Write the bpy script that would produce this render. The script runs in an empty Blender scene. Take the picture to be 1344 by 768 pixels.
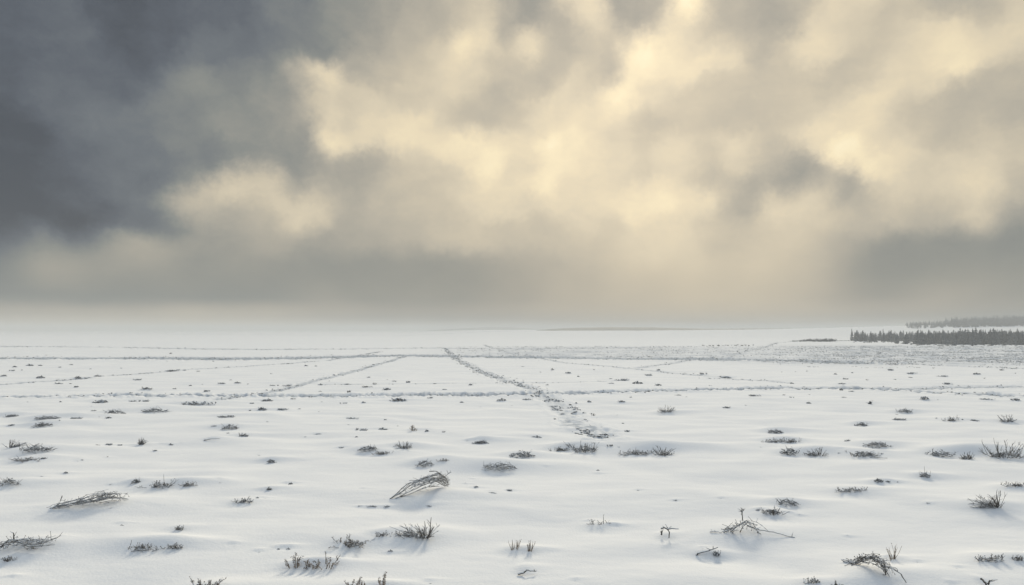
import bpy, math, random
import numpy as np

# ------------------------------------------------------------------ basics
scene = bpy.context.scene
COL = scene.collection
H = 5.0            # eye height above the plain (m)
FPX = 896.0        # focal length in photo pixels (1344 wide)
HZ = 432.0         # horizon row in the photo
R = math.radians
SUN_AZ, SUN_EL = R(11), R(24)

def lin(c):
    out = []
    for v in c:
        v = v / 255.0
        out.append(v / 12.92 if v <= 0.04045 else ((v + 0.055) / 1.055) ** 2.4)
    return out

# ------------------------------------------------------------------ noise
def _hash(ix, iy, seed):
    h = (ix.astype(np.int64) * 374761393 + iy.astype(np.int64) * 668265263 + seed * 974634777) & 0xFFFFFFFF
    h = ((h ^ (h >> 13)) * 1274126177) & 0xFFFFFFFF
    h = (h ^ (h >> 16)) & 0xFFFF
    return h.astype(np.float64) * (2 * math.pi / 65536.0)

def perlin(x, y, seed=0):
    x = np.asarray(x, dtype=np.float64); y = np.asarray(y, dtype=np.float64)
    ix = np.floor(x); iy = np.floor(y)
    fx = x - ix; fy = y - iy
    u = fx * fx * fx * (fx * (fx * 6 - 15) + 10); v = fy * fy * fy * (fy * (fy * 6 - 15) + 10)
    def g(dx, dy):
        a = _hash(ix + dx, iy + dy, seed)
        return np.cos(a) * (fx - dx) + np.sin(a) * (fy - dy)
    n0 = g(0, 0) * (1 - u) + g(1, 0) * u
    n1 = g(0, 1) * (1 - u) + g(1, 1) * u
    return (n0 * (1 - v) + n1 * v) * 1.5

def fbm(x, y, octs=3, seed=0):
    s = 0; a = 1.0; t = 0
    for k in range(octs):
        s = s + a * perlin(x * 2 ** k + 17.3 * k, y * 2 ** k - 9.1 * k, seed + k * 7); t += a; a *= 0.5
    return s / t

def sstep(a, b, x):
    t = np.clip((x - a) / (b - a), 0, 1); return t * t * (3 - 2 * t)

# ------------------------------------------------------------------ terrain
def flat(px, py, z=0.0):
    d = (H - z) * FPX / (py - HZ)
    return ((px - 672.0) / FPX * d, d)

# trodden tracks: photo polyline -> world polyline, half width in metres, roughness, cover density per m2
TRACKS = [
    ('cross', [(-160, 527), (0, 523), (90, 521), (200, 519.5), (350, 519), (500, 518.5), (700, 517), (850, 514), (1000, 510.5), (1130, 510), (1240, 515), (1344, 519), (1480, 522)], 1.2, 0.22, 8.0),
    ('branch', [(1180, 510), (1260, 508), (1344, 507.5), (1480, 506)], 1.1, 0.12, 5.0),
    ('far', [(-160, 469), (0, 470.5), (150, 470), (300, 471), (420, 469), (530, 466.5), (660, 468.5), (820, 471), (1000, 472), (1120, 476)], 6.5, 0.22, 1.4),
    ('foot', [(584, 457), (590, 464), (603, 474), (630, 487), (662, 499), (700, 512), (722, 524), (742, 539), (752, 548), (752, 556), (780, 566), (792, 573)], 0.95, 0.10, 18.0),
    ('left', [(535, 467), (500, 477), (450, 491), (395, 504), (350, 515), (318, 521), (290, 524)], 0.8, 0.10, 11.0),
    ('thin', [(420, 504.5), (550, 504), (660, 503.5), (760, 502), (820, 499)], 0.35, 0.05, 3.0),
    ('rightfar', [(636, 453), (668, 464), (740, 476), (830, 484), (905, 491), (960, 496)], 0.7, 0.05, 1.5),
    ('hook', [(838, 483), (900, 474), (960, 466), (1000, 457), (1020, 450), (1060, 447)], 1.0, 0.07, 1.0),
    ('leftfar', [(130, 494), (190, 490), (250, 485), (330, 481), (430, 473), (500, 462)], 0.9, 0.06, 3.0),
    ('leftrow', [(-60, 507), (0, 505), (40, 502), (70, 500.5), (118, 497)], 0.8, 0.06, 8.0),
    ('pale', [(-160, 452), (0, 454.5), (160, 456), (330, 459), (560, 457), (700, 458), (900, 455)], 5.0, 0.15, 0.7),
    ('palest', [(-160, 436.6), (0, 437), (260, 439), (500, 440.5), (720, 439)], 14.0, 0.25, 0.0),
    ('rightrow', [(930, 496), (1010, 500), (1040, 503)], 0.8, 0.06, 4.0),
    ('edge', [(1000, 474), (1080, 474), (1160, 477), (1240, 480), (1344, 483)], 3.0, 0.15, 4.0),
]
TW = [(n, [flat(*p) for p in pts], hw, am, den) for n, pts, hw, am, den in TRACKS]

def poly_dist(x, y, pts):
    best = np.full(np.shape(x), 1e9)
    for (ax, ay), (bx, by) in zip(pts[:-1], pts[1:]):
        vx, vy = bx - ax, by - ay
        t = np.clip(((x - ax) * vx + (y - ay) * vy) / (vx * vx + vy * vy + 1e-9), 0, 1)
        best = np.minimum(best, (x - ax - t * vx) ** 2 + (y - ay - t * vy) ** 2)
    return np.sqrt(best)

MOUNDS = []       # (x, y, height, sx, sy)

def base_height(x, y):
    x = np.asarray(x, float); y = np.asarray(y, float)
    r = np.hypot(x, y)
    far = sstep(40, 400, r)
    z = 0.16 * fbm(x / 26.0, y / 17.0, 2, 3) * (1 - 0.2 * far)
    wob = 0.8 * perlin(x / 6.0, y / 6.0, 11)
    z = z + 0.115 * fbm(x / 5.2 + 0.3 * wob, y / 3.1 + wob * 0.5, 2, 21) * (1 - 0.55 * sstep(25, 90, r))
    # wind-carved ridgelets, long across the view
    rid = 1 - np.abs(perlin(x / 3.6 + 0.4 * wob, y / 0.95 + wob, 31))
    z = z + 0.009 * rid * (1 - sstep(30, 80, r)) * (0.35 + 0.65 * sstep(-0.3, 0.4, perlin(x / 9.0, y / 7.0, 37)))
    z = z + 0.004 * perlin(x / 0.45, y / 0.28, 41) * (1 - sstep(16, 40, r))
    # far sastrugi: rows that catch the light on the plain
    z = z + 0.10 * fbm(x / 30.0, y / 6.0, 2, 51) * sstep(60, 160, r) * (1 - sstep(900, 2400, r) * 0.3)
    # rough wind-broken crust on the right and in the middle distance
    pxl = 672 + FPX * x / np.maximum(y, 1.0)
    pyl = HZ + FPX * H / np.maximum(y, 1.0)
    rough = sstep(930, 1120, pxl + 60 * perlin(x / 20, y / 20, 5)) * sstep(451, 456, pyl) * (1 - sstep(476, 486, pyl)) * (y > 0)
    rough = np.maximum(rough, 0.75 * sstep(520, 680, pxl) * (1 - sstep(1000, 1100, pxl)) * sstep(453, 458, pyl) * (1 - sstep(469, 473, pyl)) * (y > 0))
    z = z + rough * (0.16 * perlin(x / 2.2, y / 2.6, 61) + 0.07 * perlin(x / 0.9, y / 1.6, 62) + 0.22 * perlin(x / 12, y / 4.0, 63))
    # the plain rises a little towards the far wooded ridge, centre to right
    az_ = x / np.maximum(y, 1.0)
    z = z + 3.5 * sstep(380, 660, y) * sstep(-0.16, -0.02, az_) * (1 - sstep(0.9, 1.3, az_))
    # low snowy ridge on the right that carries the far wood
    z = z + 6.0 * np.exp(-(((x - 430) / 185.0) ** 2 + ((y - 560) / 110.0) ** 2))
    z = z + 6.0 * np.exp(-(((x - 700) / 260.0) ** 2 + ((y - 700) / 160.0) ** 2))
    return z

def track_height(x, y):
    z = np.zeros(np.shape(x)); 
    n1 = perlin(x / 0.55, y / 0.55, 71) + 0.6 * perlin(x / 0.24, y / 0.3, 72)
    n2 = perlin(x / 2.3, y / 2.3, 73)
    for n, pts, hw, am, den in TW:
        d = poly_dist(x, y, pts) + 0.35 * hw * n2
        core = 1 - sstep(hw * 0.45, hw * 1.15, d)
        berm = np.exp(-((d - hw * 1.1) / (0.35 * hw)) ** 2)
        z = z - 0.5 * am * core + 0.45 * am * berm * (0.6 + 0.8 * n2) + am * 0.85 * n1 * np.clip(core + 0.5 * berm, 0, 1)
    return z

def trodden_shade_mask(x, y):
    """blue-grey tint: trampled, stubbly snow plus the shade of ruts and ripples, painted in (0..1)"""
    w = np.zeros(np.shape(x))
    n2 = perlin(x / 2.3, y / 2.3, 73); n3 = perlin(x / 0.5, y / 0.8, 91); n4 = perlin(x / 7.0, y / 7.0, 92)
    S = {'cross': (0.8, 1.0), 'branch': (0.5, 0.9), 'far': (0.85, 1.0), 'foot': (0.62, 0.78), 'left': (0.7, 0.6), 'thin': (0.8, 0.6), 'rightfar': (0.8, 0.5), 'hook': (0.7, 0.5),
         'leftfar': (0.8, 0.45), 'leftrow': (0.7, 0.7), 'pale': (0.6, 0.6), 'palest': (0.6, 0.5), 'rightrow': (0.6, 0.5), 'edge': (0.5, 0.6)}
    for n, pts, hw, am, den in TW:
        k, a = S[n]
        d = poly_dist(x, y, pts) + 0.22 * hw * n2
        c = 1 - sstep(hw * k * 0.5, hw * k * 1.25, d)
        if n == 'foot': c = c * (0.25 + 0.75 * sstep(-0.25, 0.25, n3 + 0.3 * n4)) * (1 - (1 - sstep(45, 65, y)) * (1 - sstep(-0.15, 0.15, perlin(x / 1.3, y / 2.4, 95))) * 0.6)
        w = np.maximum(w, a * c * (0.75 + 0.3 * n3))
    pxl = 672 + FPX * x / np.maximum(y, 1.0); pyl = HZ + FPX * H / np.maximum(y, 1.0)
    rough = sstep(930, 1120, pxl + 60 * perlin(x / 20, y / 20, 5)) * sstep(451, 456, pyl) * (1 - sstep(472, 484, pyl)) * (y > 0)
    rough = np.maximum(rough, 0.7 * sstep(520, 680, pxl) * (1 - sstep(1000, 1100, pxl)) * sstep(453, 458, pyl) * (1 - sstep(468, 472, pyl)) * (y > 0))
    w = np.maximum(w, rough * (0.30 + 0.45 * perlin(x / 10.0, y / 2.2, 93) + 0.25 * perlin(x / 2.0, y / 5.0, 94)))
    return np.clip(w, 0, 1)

def mound_height(x, y):
    z = np.zeros(np.shape(x))
    if x.size < 50:
        Q = np.array(MOUNDS)
        if not len(Q): return z
        for i in range(x.size):
            xx = x.flat[i] - Q[:, 0]; yy = y.flat[i] - Q[:, 1]; m = (np.abs(xx) < 4 * Q[:, 3]) & (np.abs(yy) < 4 * Q[:, 4] + 0.3)
            xx, yy = xx[m], yy[m]; mh, sx, sy = Q[m, 2], Q[m, 3], Q[m, 4]
            z.flat[i] = float(np.sum(mh * (np.exp(-(xx / sx) ** 2 - (yy / sy) ** 2) + 0.55 * np.exp(-((xx - 1.3 * sx) / (1.5 * sx)) ** 2 - ((yy - 0.3 * sy) / (0.8 * sy)) ** 2) - 0.40 * np.exp(-((xx + 0.2 * sx) / (1.1 * sx)) ** 2 - ((yy + 1.5 * sy) / (0.8 * sy)) ** 2))))
        return z
    for (mx, my, mh, sx, sy) in MOUNDS:
        m = (np.abs(x - mx) < 4.0 * sx) & (np.abs(y - my) < 4.0 * sy + 0.3)
        if np.any(m):
            xx = x[m] - mx; yy = y[m] - my
            # snow piles up on the bush and trails to the right (lee side), scoured just in front
            g = np.exp(-(xx / sx) ** 2 - (yy / sy) ** 2)
            lee = 0.55 * np.exp(-((xx - 1.3 * sx) / (1.5 * sx)) ** 2 - ((yy - 0.3 * sy) / (0.8 * sy)) ** 2)
            sc = -0.40 * np.exp(-((xx + 0.2 * sx) / (1.1 * sx)) ** 2 - ((yy + 1.5 * sy) / (0.8 * sy)) ** 2)
            z[m] += mh * (g + lee + sc)
    return z

def height(x, y):
    x = np.atleast_1d(np.asarray(x, float)); y = np.atleast_1d(np.asarray(y, float))
    return base_height(x, y) + track_height(x, y) + mound_height(x, y)

def at(px, py):
    """where the sight line through a photo pixel meets the snow"""
    z = 0.0
    for _ in range(3 if py > 460 else 2):
        x, y = flat(px, py, z)
        z = 0.25 * z + 0.75 * float(height(x, y)[0])
    x, y = flat(px, py, z)
    return x, y

# ------------------------------------------------------------------ materials
def new_mat(name):
    m = bpy.data.materials.new(name); m.use_nodes = True
    nt = m.node_tree
    return m, nt, nt.nodes['Principled BSDF']

def snow_material():
    m, nt, p = new_mat('wind_packed_snow')
    N = nt.nodes; L = nt.links
    tc = N.new('ShaderNodeNewGeometry')
    p.inputs['Roughness'].default_value = 1.0
    p.inputs['Specular IOR Level'].default_value = 0.03
    # faint real variation: fresh powder against older, denser crust
    mp = N.new('ShaderNodeMapping'); mp.inputs['Scale'].default_value = (0.25, 0.8, 1)
    L.new(tc.outputs['Position'], mp.inputs['Vector'])
    n0 = N.new('ShaderNodeTexNoise'); n0.inputs['Scale'].default_value = 1.0; n0.inputs['Detail'].default_value = 5
    L.new(mp.outputs[0], n0.inputs['Vector'])
    cr = N.new('ShaderNodeValToRGB')
    cr.color_ramp.elements[0].position = 0.33; cr.color_ramp.elements[0].color = (0.83, 0.84, 0.85, 1)
    cr.color_ramp.elements[1].position = 0.62; cr.color_ramp.elements[1].color = (0.91, 0.91, 0.90, 1)
    L.new(n0.outputs['Fac'], cr.inputs['Fac'])
    tr = N.new('ShaderNodeAttribute'); tr.attribute_name = 'trodden_shade'
    mt = N.new('ShaderNodeMix'); mt.data_type = 'RGBA'; mt.inputs['B'].default_value = (0.29, 0.34, 0.40, 1)  # blue-grey paints the shade of ruts and broken crust along with trampled snow
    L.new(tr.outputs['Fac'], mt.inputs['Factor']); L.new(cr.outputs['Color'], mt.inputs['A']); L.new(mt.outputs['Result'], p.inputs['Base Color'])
    # bump: grains, small ripples, long ripples
    def noise(sc, detail, vec):
        mm = N.new('ShaderNodeMapping'); mm.inputs['Scale'].default_value = vec
        L.new(tc.outputs['Position'], mm.inputs['Vector'])
        n = N.new('ShaderNodeTexNoise'); n.inputs['Scale'].default_value = sc; n.inputs['Detail'].default_value = detail
        L.new(mm.outputs[0], n.inputs['Vector']); return n
    a = noise(16.0, 5, (1, 1, 1)); b = noise(1.0, 5, (1.2, 2.6, 1))
    b1 = N.new('ShaderNodeBump'); b1.inputs['Strength'].default_value = 0.55; b1.inputs['Distance'].default_value = 0.016
    b2 = N.new('ShaderNodeBump'); b2.inputs['Strength'].default_value = 0.22; b2.inputs['Distance'].default_value = 0.05
    L.new(a.outputs['Fac'], b1.inputs['Height']); L.new(b.outputs['Fac'], b2.inputs['Height'])
    L.new(b1.outputs[0], b2.inputs['Normal']); L.new(b2.outputs[0], p.inputs['Normal'])
    return m

def plant_material(name, dark, light, snow=0.55, thr=0.55, rough=0.8):
    """bark or leaf colour with snow lying where the surface faces up"""
    m, nt, p = new_mat(name)
    N = nt.nodes; L = nt.links
    g = N.new('ShaderNodeNewGeometry')
    n = N.new('ShaderNodeTexNoise'); n.inputs['Scale'].default_value = 9.0; n.inputs['Detail'].default_value = 4
    L.new(g.outputs['Position'], n.inputs['Vector'])
    cr = N.new('ShaderNodeValToRGB')
    cr.color_ramp.elements[0].position = 0.35; cr.color_ramp.elements[0].color = (*dark, 1)
    cr.color_ramp.elements[1].position = 0.68; cr.color_ramp.elements[1].color = (*light, 1)
    L.new(n.outputs['Fac'], cr.inputs['Fac'])
    s = N.new('ShaderNodeSeparateXYZ'); L.new(g.outputs['Normal'], s.inputs[0])
    n2 = N.new('ShaderNodeTexNoise'); n2.inputs['Scale'].default_value = 5.0; n2.inputs['Detail'].default_value = 3
    L.new(g.outputs['Position'], n2.inputs['Vector'])
    ad = N.new('ShaderNodeMath'); ad.operation = 'MULTIPLY_ADD'; ad.inputs[1].default_value = 1.4; 
    L.new(n2.outputs['Fac'], ad.inputs[0]); L.new(s.outputs['Z'], ad.inputs[2])
    mr = N.new('ShaderNodeMapRange'); mr.interpolation_type = 'SMOOTHSTEP'
    mr.inputs['From Min'].default_value = thr + 0.7; mr.inputs['From Max'].default_value = thr + 1.0
    mr.inputs['To Max'].default_value = snow
    L.new(ad.outputs[0], mr.inputs['Value'])
    mx = N.new('ShaderNodeMix'); mx.data_type = 'RGBA'
    mx.inputs['B'].default_value = (0.84, 0.86, 0.88, 1)
    L.new(mr.outputs[0], mx.inputs['Factor']); L.new(cr.outputs['Color'], mx.inputs['A'])
    L.new(mx.outputs['Result'], p.inputs['Base Color'])
    p.inputs['Roughness'].default_value = rough
    p.inputs['Specular IOR Level'].default_value = 0.2
    return m

M = {
    'snow': snow_material(),
    'bark': plant_material('frosted_grey_bark', (0.034, 0.030, 0.027), (0.135, 0.118, 0.098), 0.85, 0.36),
    'heath': plant_material('frosted_heather', (0.028, 0.032, 0.038), (0.10, 0.10, 0.10), 0.9, 0.28),
    'straw': plant_material('dry_straw_stem', (0.13, 0.10, 0.075), (0.30, 0.24, 0.175), 0.7, 0.3),
    'seed': plant_material('dry_brown_seed_head', (0.11, 0.078, 0.055), (0.29, 0.22, 0.155), 0.8, 0.3),
    'needle': plant_material('spruce_needles', (0.014, 0.022, 0.032), (0.04, 0.052, 0.066), 0.5, 0.66),
    'trunk': plant_material('spruce_trunk', (0.05, 0.042, 0.036), (0.10, 0.085, 0.07), 0.3, 0.8),
    'farwood': plant_material('distant_wooded_slope', (0.02, 0.026, 0.028), (0.06, 0.07, 0.075), 0.0, 0.8),
}

# ------------------------------------------------------------------ object helpers
def mesh_obj(name, V, F, mat, parent=None, smooth=False):
    me = bpy.data.meshes.new(name)
    me.from_pydata([tuple(v) for v in V], [], F)
    me.materials.append(mat)
    if smooth:
        me.polygons.foreach_set('use_smooth', [True] * len(me.polygons))
    me.update()
    o = bpy.data.objects.new(name, me); COL.objects.link(o)
    if parent is not None: o.parent = parent
    return o

def empty(name, loc):
    o = bpy.data.objects.new(name, None); COL.objects.link(o); o.location = loc
    o.empty_display_size = 0.3
    return o

def tag(o, label, cat=None, group=None, kind=None):
    if label: o['label'] = label
    if cat: o['category'] = cat
    if group: o['group'] = group
    if kind: o['kind'] = kind
    return o

class MB:
    def __init__(s): s.V = []; s.F = []
    def tube(s, pts, r0, r1, sides=4):
        n = len(pts); b = len(s.V)
        for i, p in enumerate(pts):
            p = np.asarray(p, float)
            q = np.asarray(pts[min(i + 1, n - 1)], float) - np.asarray(pts[max(i - 1, 0)], float)
            q /= (np.linalg.norm(q) + 1e-9)
            a = np.cross(q, (0.13, 0.2, 1.0) if abs(q[2]) < 0.9 else (1.0, 0.1, 0))
            a /= (np.linalg.norm(a) + 1e-9); c = np.cross(q, a)
            r = r0 + (r1 - r0) * i / (n - 1)
            for k in range(sides):
                t = 2 * math.pi * k / sides
                s.V.append(p + r * (math.cos(t) * a + math.sin(t) * c))
        for i in range(n - 1):
            for k in range(sides):
                k2 = (k + 1) % sides
                s.F.append((b + i * sides + k, b + i * sides + k2, b + (i + 1) * sides + k2, b + (i + 1) * sides + k))
        s.F.append(tuple(b + k for k in range(sides))[::-1])
        s.F.append(tuple(b + (n - 1) * sides + k for k in range(sides)))
    def fleck(s, p, r, rng):
        """small closed leaf or bud: a squashed four-sided spindle"""
        d = np.array([rng.uniform(-1, 1), rng.uniform(-1, 1), rng.uniform(-0.3, 1)]); d /= np.linalg.norm(d) + 1e-9
        a = np.cross(d, (0.3, 0.5, 0.8)); a /= np.linalg.norm(a) + 1e-9; c = np.cross(d, a)
        b = len(s.V); p = np.asarray(p, float)
        s.V += [p - d * r, p + a * r * 0.5, p + c * r * 0.35, p - a * r * 0.5, p - c * r * 0.35, p + d * r]
        for k in range(4):
            s.F.append((b, b + 1 + (k + 1) % 4, b + 1 + k)); s.F.append((b + 5, b + 1 + k, b + 1 + (k + 1) % 4))
    def build(s, name, mat, parent=None, smooth=False):
        return mesh_obj(name, s.V, s.F, mat, parent, smooth)

def wander(rng, p, d, length, n=5, bend=0.25, droop=0.0):
    pts = [np.array(p, float)]; d = np.array(d, float); d /= np.linalg.norm(d) + 1e-9
    for i in range(n):
        d = d + np.array([rng.uniform(-bend, bend), rng.uniform(-bend, bend), rng.uniform(-bend, bend) * 0.7 - droop])
        d /= np.linalg.norm(d) + 1e-9
        pts.append(pts[-1] + d * length / n)
    return pts

def clampz(pts, z=-0.02):
    for p in pts: p[2] = max(p[2], z + 0.0)
    return pts

# plant builders: W width, T height in metres, lean -1..1 (towards screen left/right)
def fan(mb, rng, W, T, lean=0.0, n=26, r=0.012, twigs=3, leaf=0, leafmb=None, base=0.3, lr=0.03):
    for i in range(n):
        a = rng.uniform(-1, 1); b = rng.uniform(-1, 1)
        p = (a * W * base * 0.5 - lean * W * 0.28, b * W * base * 0.35, -0.03)
        hx = (a * 0.75 + rng.uniform(-0.35, 0.35)) * W * 0.42 + lean * W * 0.42 * rng.uniform(0.2, 1.5)
        hy = (b * 0.7 + rng.uniform(-0.3, 0.3)) * W * 0.3
        tz = T * rng.uniform(0.3, 1.0) * (1 - 0.35 * min(1, abs(hx) / (W * 0.5 + 1e-6)))
        L = math.sqrt(hx * hx + hy * hy + tz * tz)
        pts = wander(rng, p, (hx, hy, tz * 1.15), L, 5, 0.14, 0.02 + 0.05 * abs(lean))
        mb.tube(clampz(pts), r * rng.uniform(0.7, 1.1), r * 0.45, 4)
        for k in range(rng.randint(max(0, twigs - 1), twigs + 1)):
            j = rng.randint(1, 4); q = pts[j]
            d = (pts[j + 1] - pts[j]) / L * 5 + np.array([rng.uniform(-1, 1), rng.uniform(-1, 1), rng.uniform(-0.2, 0.9)])
            tw = wander(rng, q, d, L * rng.uniform(0.16, 0.4), 3, 0.25)
            mb.tube(clampz(tw), r * 0.6, r * 0.35, 3)
            if leaf:
                for _ in range(leaf): (leafmb or mb).fleck(tw[rng.randint(1, 3)] + np.array([rng.uniform(-1, 1) for _ in range(3)]) * lr, lr * rng.uniform(0.6, 1.2), rng)
        if leaf:
            for _ in range(leaf + 1): (leafmb or mb).fleck(pts[rng.randint(3, 5)] + np.array([rng.uniform(-1, 1) for _ in range(3)]) * lr, lr * rng.uniform(0.6, 1.2), rng)

def dome(mb, rng, W, T, lean=0.0, dens=1.0, r=0.012, fringe=True):
    """tangle of short twigs over a snow hump: two to four uneven lobes with a ragged rim"""
    n = int(dens * min(120, 22 + 42 * W))
    dep = W * 0.30
    lobes = [(0.0, 0.0, 0.72, 1.0)]
    for _ in range(rng.randint(1, 3)):
        lobes.append((rng.uniform(-0.34, 0.34), rng.uniform(-0.6, 0.6), rng.uniform(0.25, 0.5), rng.uniform(0.4, 0.85)))
    for i in range(n):
        lx, ly, ls, lt = lobes[0] if rng.random() < 0.55 else rng.choice(lobes)
        t = 2 * math.pi * rng.random(); q = math.sqrt(rng.random()) * rng.choice((1, 1, 1, 1.25))
        x = (lx + math.cos(t) * q * ls * 0.5) * W; y = (ly * 0.5 + math.sin(t) * q * ls) * dep
        z = T * 0.85 * lt * max(0, 1 - q ** 1.3) + rng.uniform(-0.12, 0.14) * T
        sgn = 1 if rng.random() < 0.5 + lean * 0.45 else -1
        d = (sgn * rng.uniform(0.4, 1.2), rng.uniform(-0.8, 0.8), rng.uniform(-0.1, 0.75))
        L = rng.uniform(0.06, 0.22) * W * 0.7 + 0.06
        pts = wander(rng, (x - d[0] * L * 0.4, y, z), d, L, 4, 0.4, 0.12)
        mb.tube(clampz(pts, -0.03), r * rng.uniform(0.6, 1.15), r * 0.4, 3)
        for j in (1, 2, 3):
            if rng.random() < 0.6: mb.fleck(pts[j] + np.array([0, 0, r]), r * rng.uniform(1.5, 3.0), rng)
    if fringe:
        for i in range(rng.randint(3, 8)):
            x = rng.uniform(-0.45, 0.45) * W
            pts = wander(rng, (x, rng.uniform(-0.5, 0.5) * dep, T * 0.3), (rng.uniform(-1, 1) + lean, rng.uniform(-.4, .4), rng.uniform(0.3, 1.0)), T * rng.uniform(0.6, 1.2) + 0.04, 4, 0.25)
            mb.tube(pts, r * 0.8, r * 0.35, 3)

def low(mb, rng, W, T, lean=0.0, r=0.012, leaf=1, n=None):
    n = n or int(7 + 9 * W)
    for i in range(n):
        x = rng.uniform(-0.46, 0.38) * W; y = rng.uniform(-0.14, 0.14) * W
        sg = 1 if rng.random() < 0.6 + 0.4 * lean else -1
        L = rng.uniform(0.15, 0.4) * W
        pts = wander(rng, (x, y, -0.01), (sg, rng.uniform(-0.4, 0.4), rng.uniform(0.15, 0.9) * min(1.5, T / (L + 1e-3))), L, 5, 0.32, 0.05)
        mb.tube(clampz(pts, -0.01), r * rng.uniform(0.7, 1.1), r * 0.4, 4)
        for k in range(3):
            j = rng.randint(1, 4)
            tw = wander(rng, pts[j], (rng.uniform(-1, 1), rng.uniform(-0.6, 0.6), rng.uniform(0.2, 1.2)), rng.uniform(0.3, 0.6) * T + 0.03, 3, 0.3)
            mb.tube(tw, r * 0.6, r * 0.35, 3)
            for _ in range(leaf): mb.fleck(tw[-1], r * rng.uniform(1.5, 2.8), rng)

def grass(mb, rng, W, T, lean=0.0, n=14, r=0.007):
    for i in range(n):
        x = rng.uniform(-0.3, 0.3) * W
        L = T * rng.uniform(0.45, 1.05)
        pts = wander(rng, (x, rng.uniform(-0.2, 0.2) * W, -0.02), (x / W * 1.2 + lean * 0.5 + rng.uniform(-.15, .15), rng.uniform(-0.25, 0.25), 1), L, 4, 0.12)
        mb.tube(pts, r, r * 0.4, 3)
        if rng.random() < 0.4: mb.fleck(pts[-1], r * 2.8, rng)

# ------------------------------------------------------------------ plant catalogue (read off the photo in enlarged crops)
Z = {'A': (0, 400, 3.841), 'B': (330, 400, 3.841), 'C': (660, 400, 3.841), 'D': (1000, 400, 3.84),
     'E': (0, 570, 3.88), 'F': (330, 570, 3.88), 'G': (660, 570, 3.88), 'H': (1000, 570, 3.878)}

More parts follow.
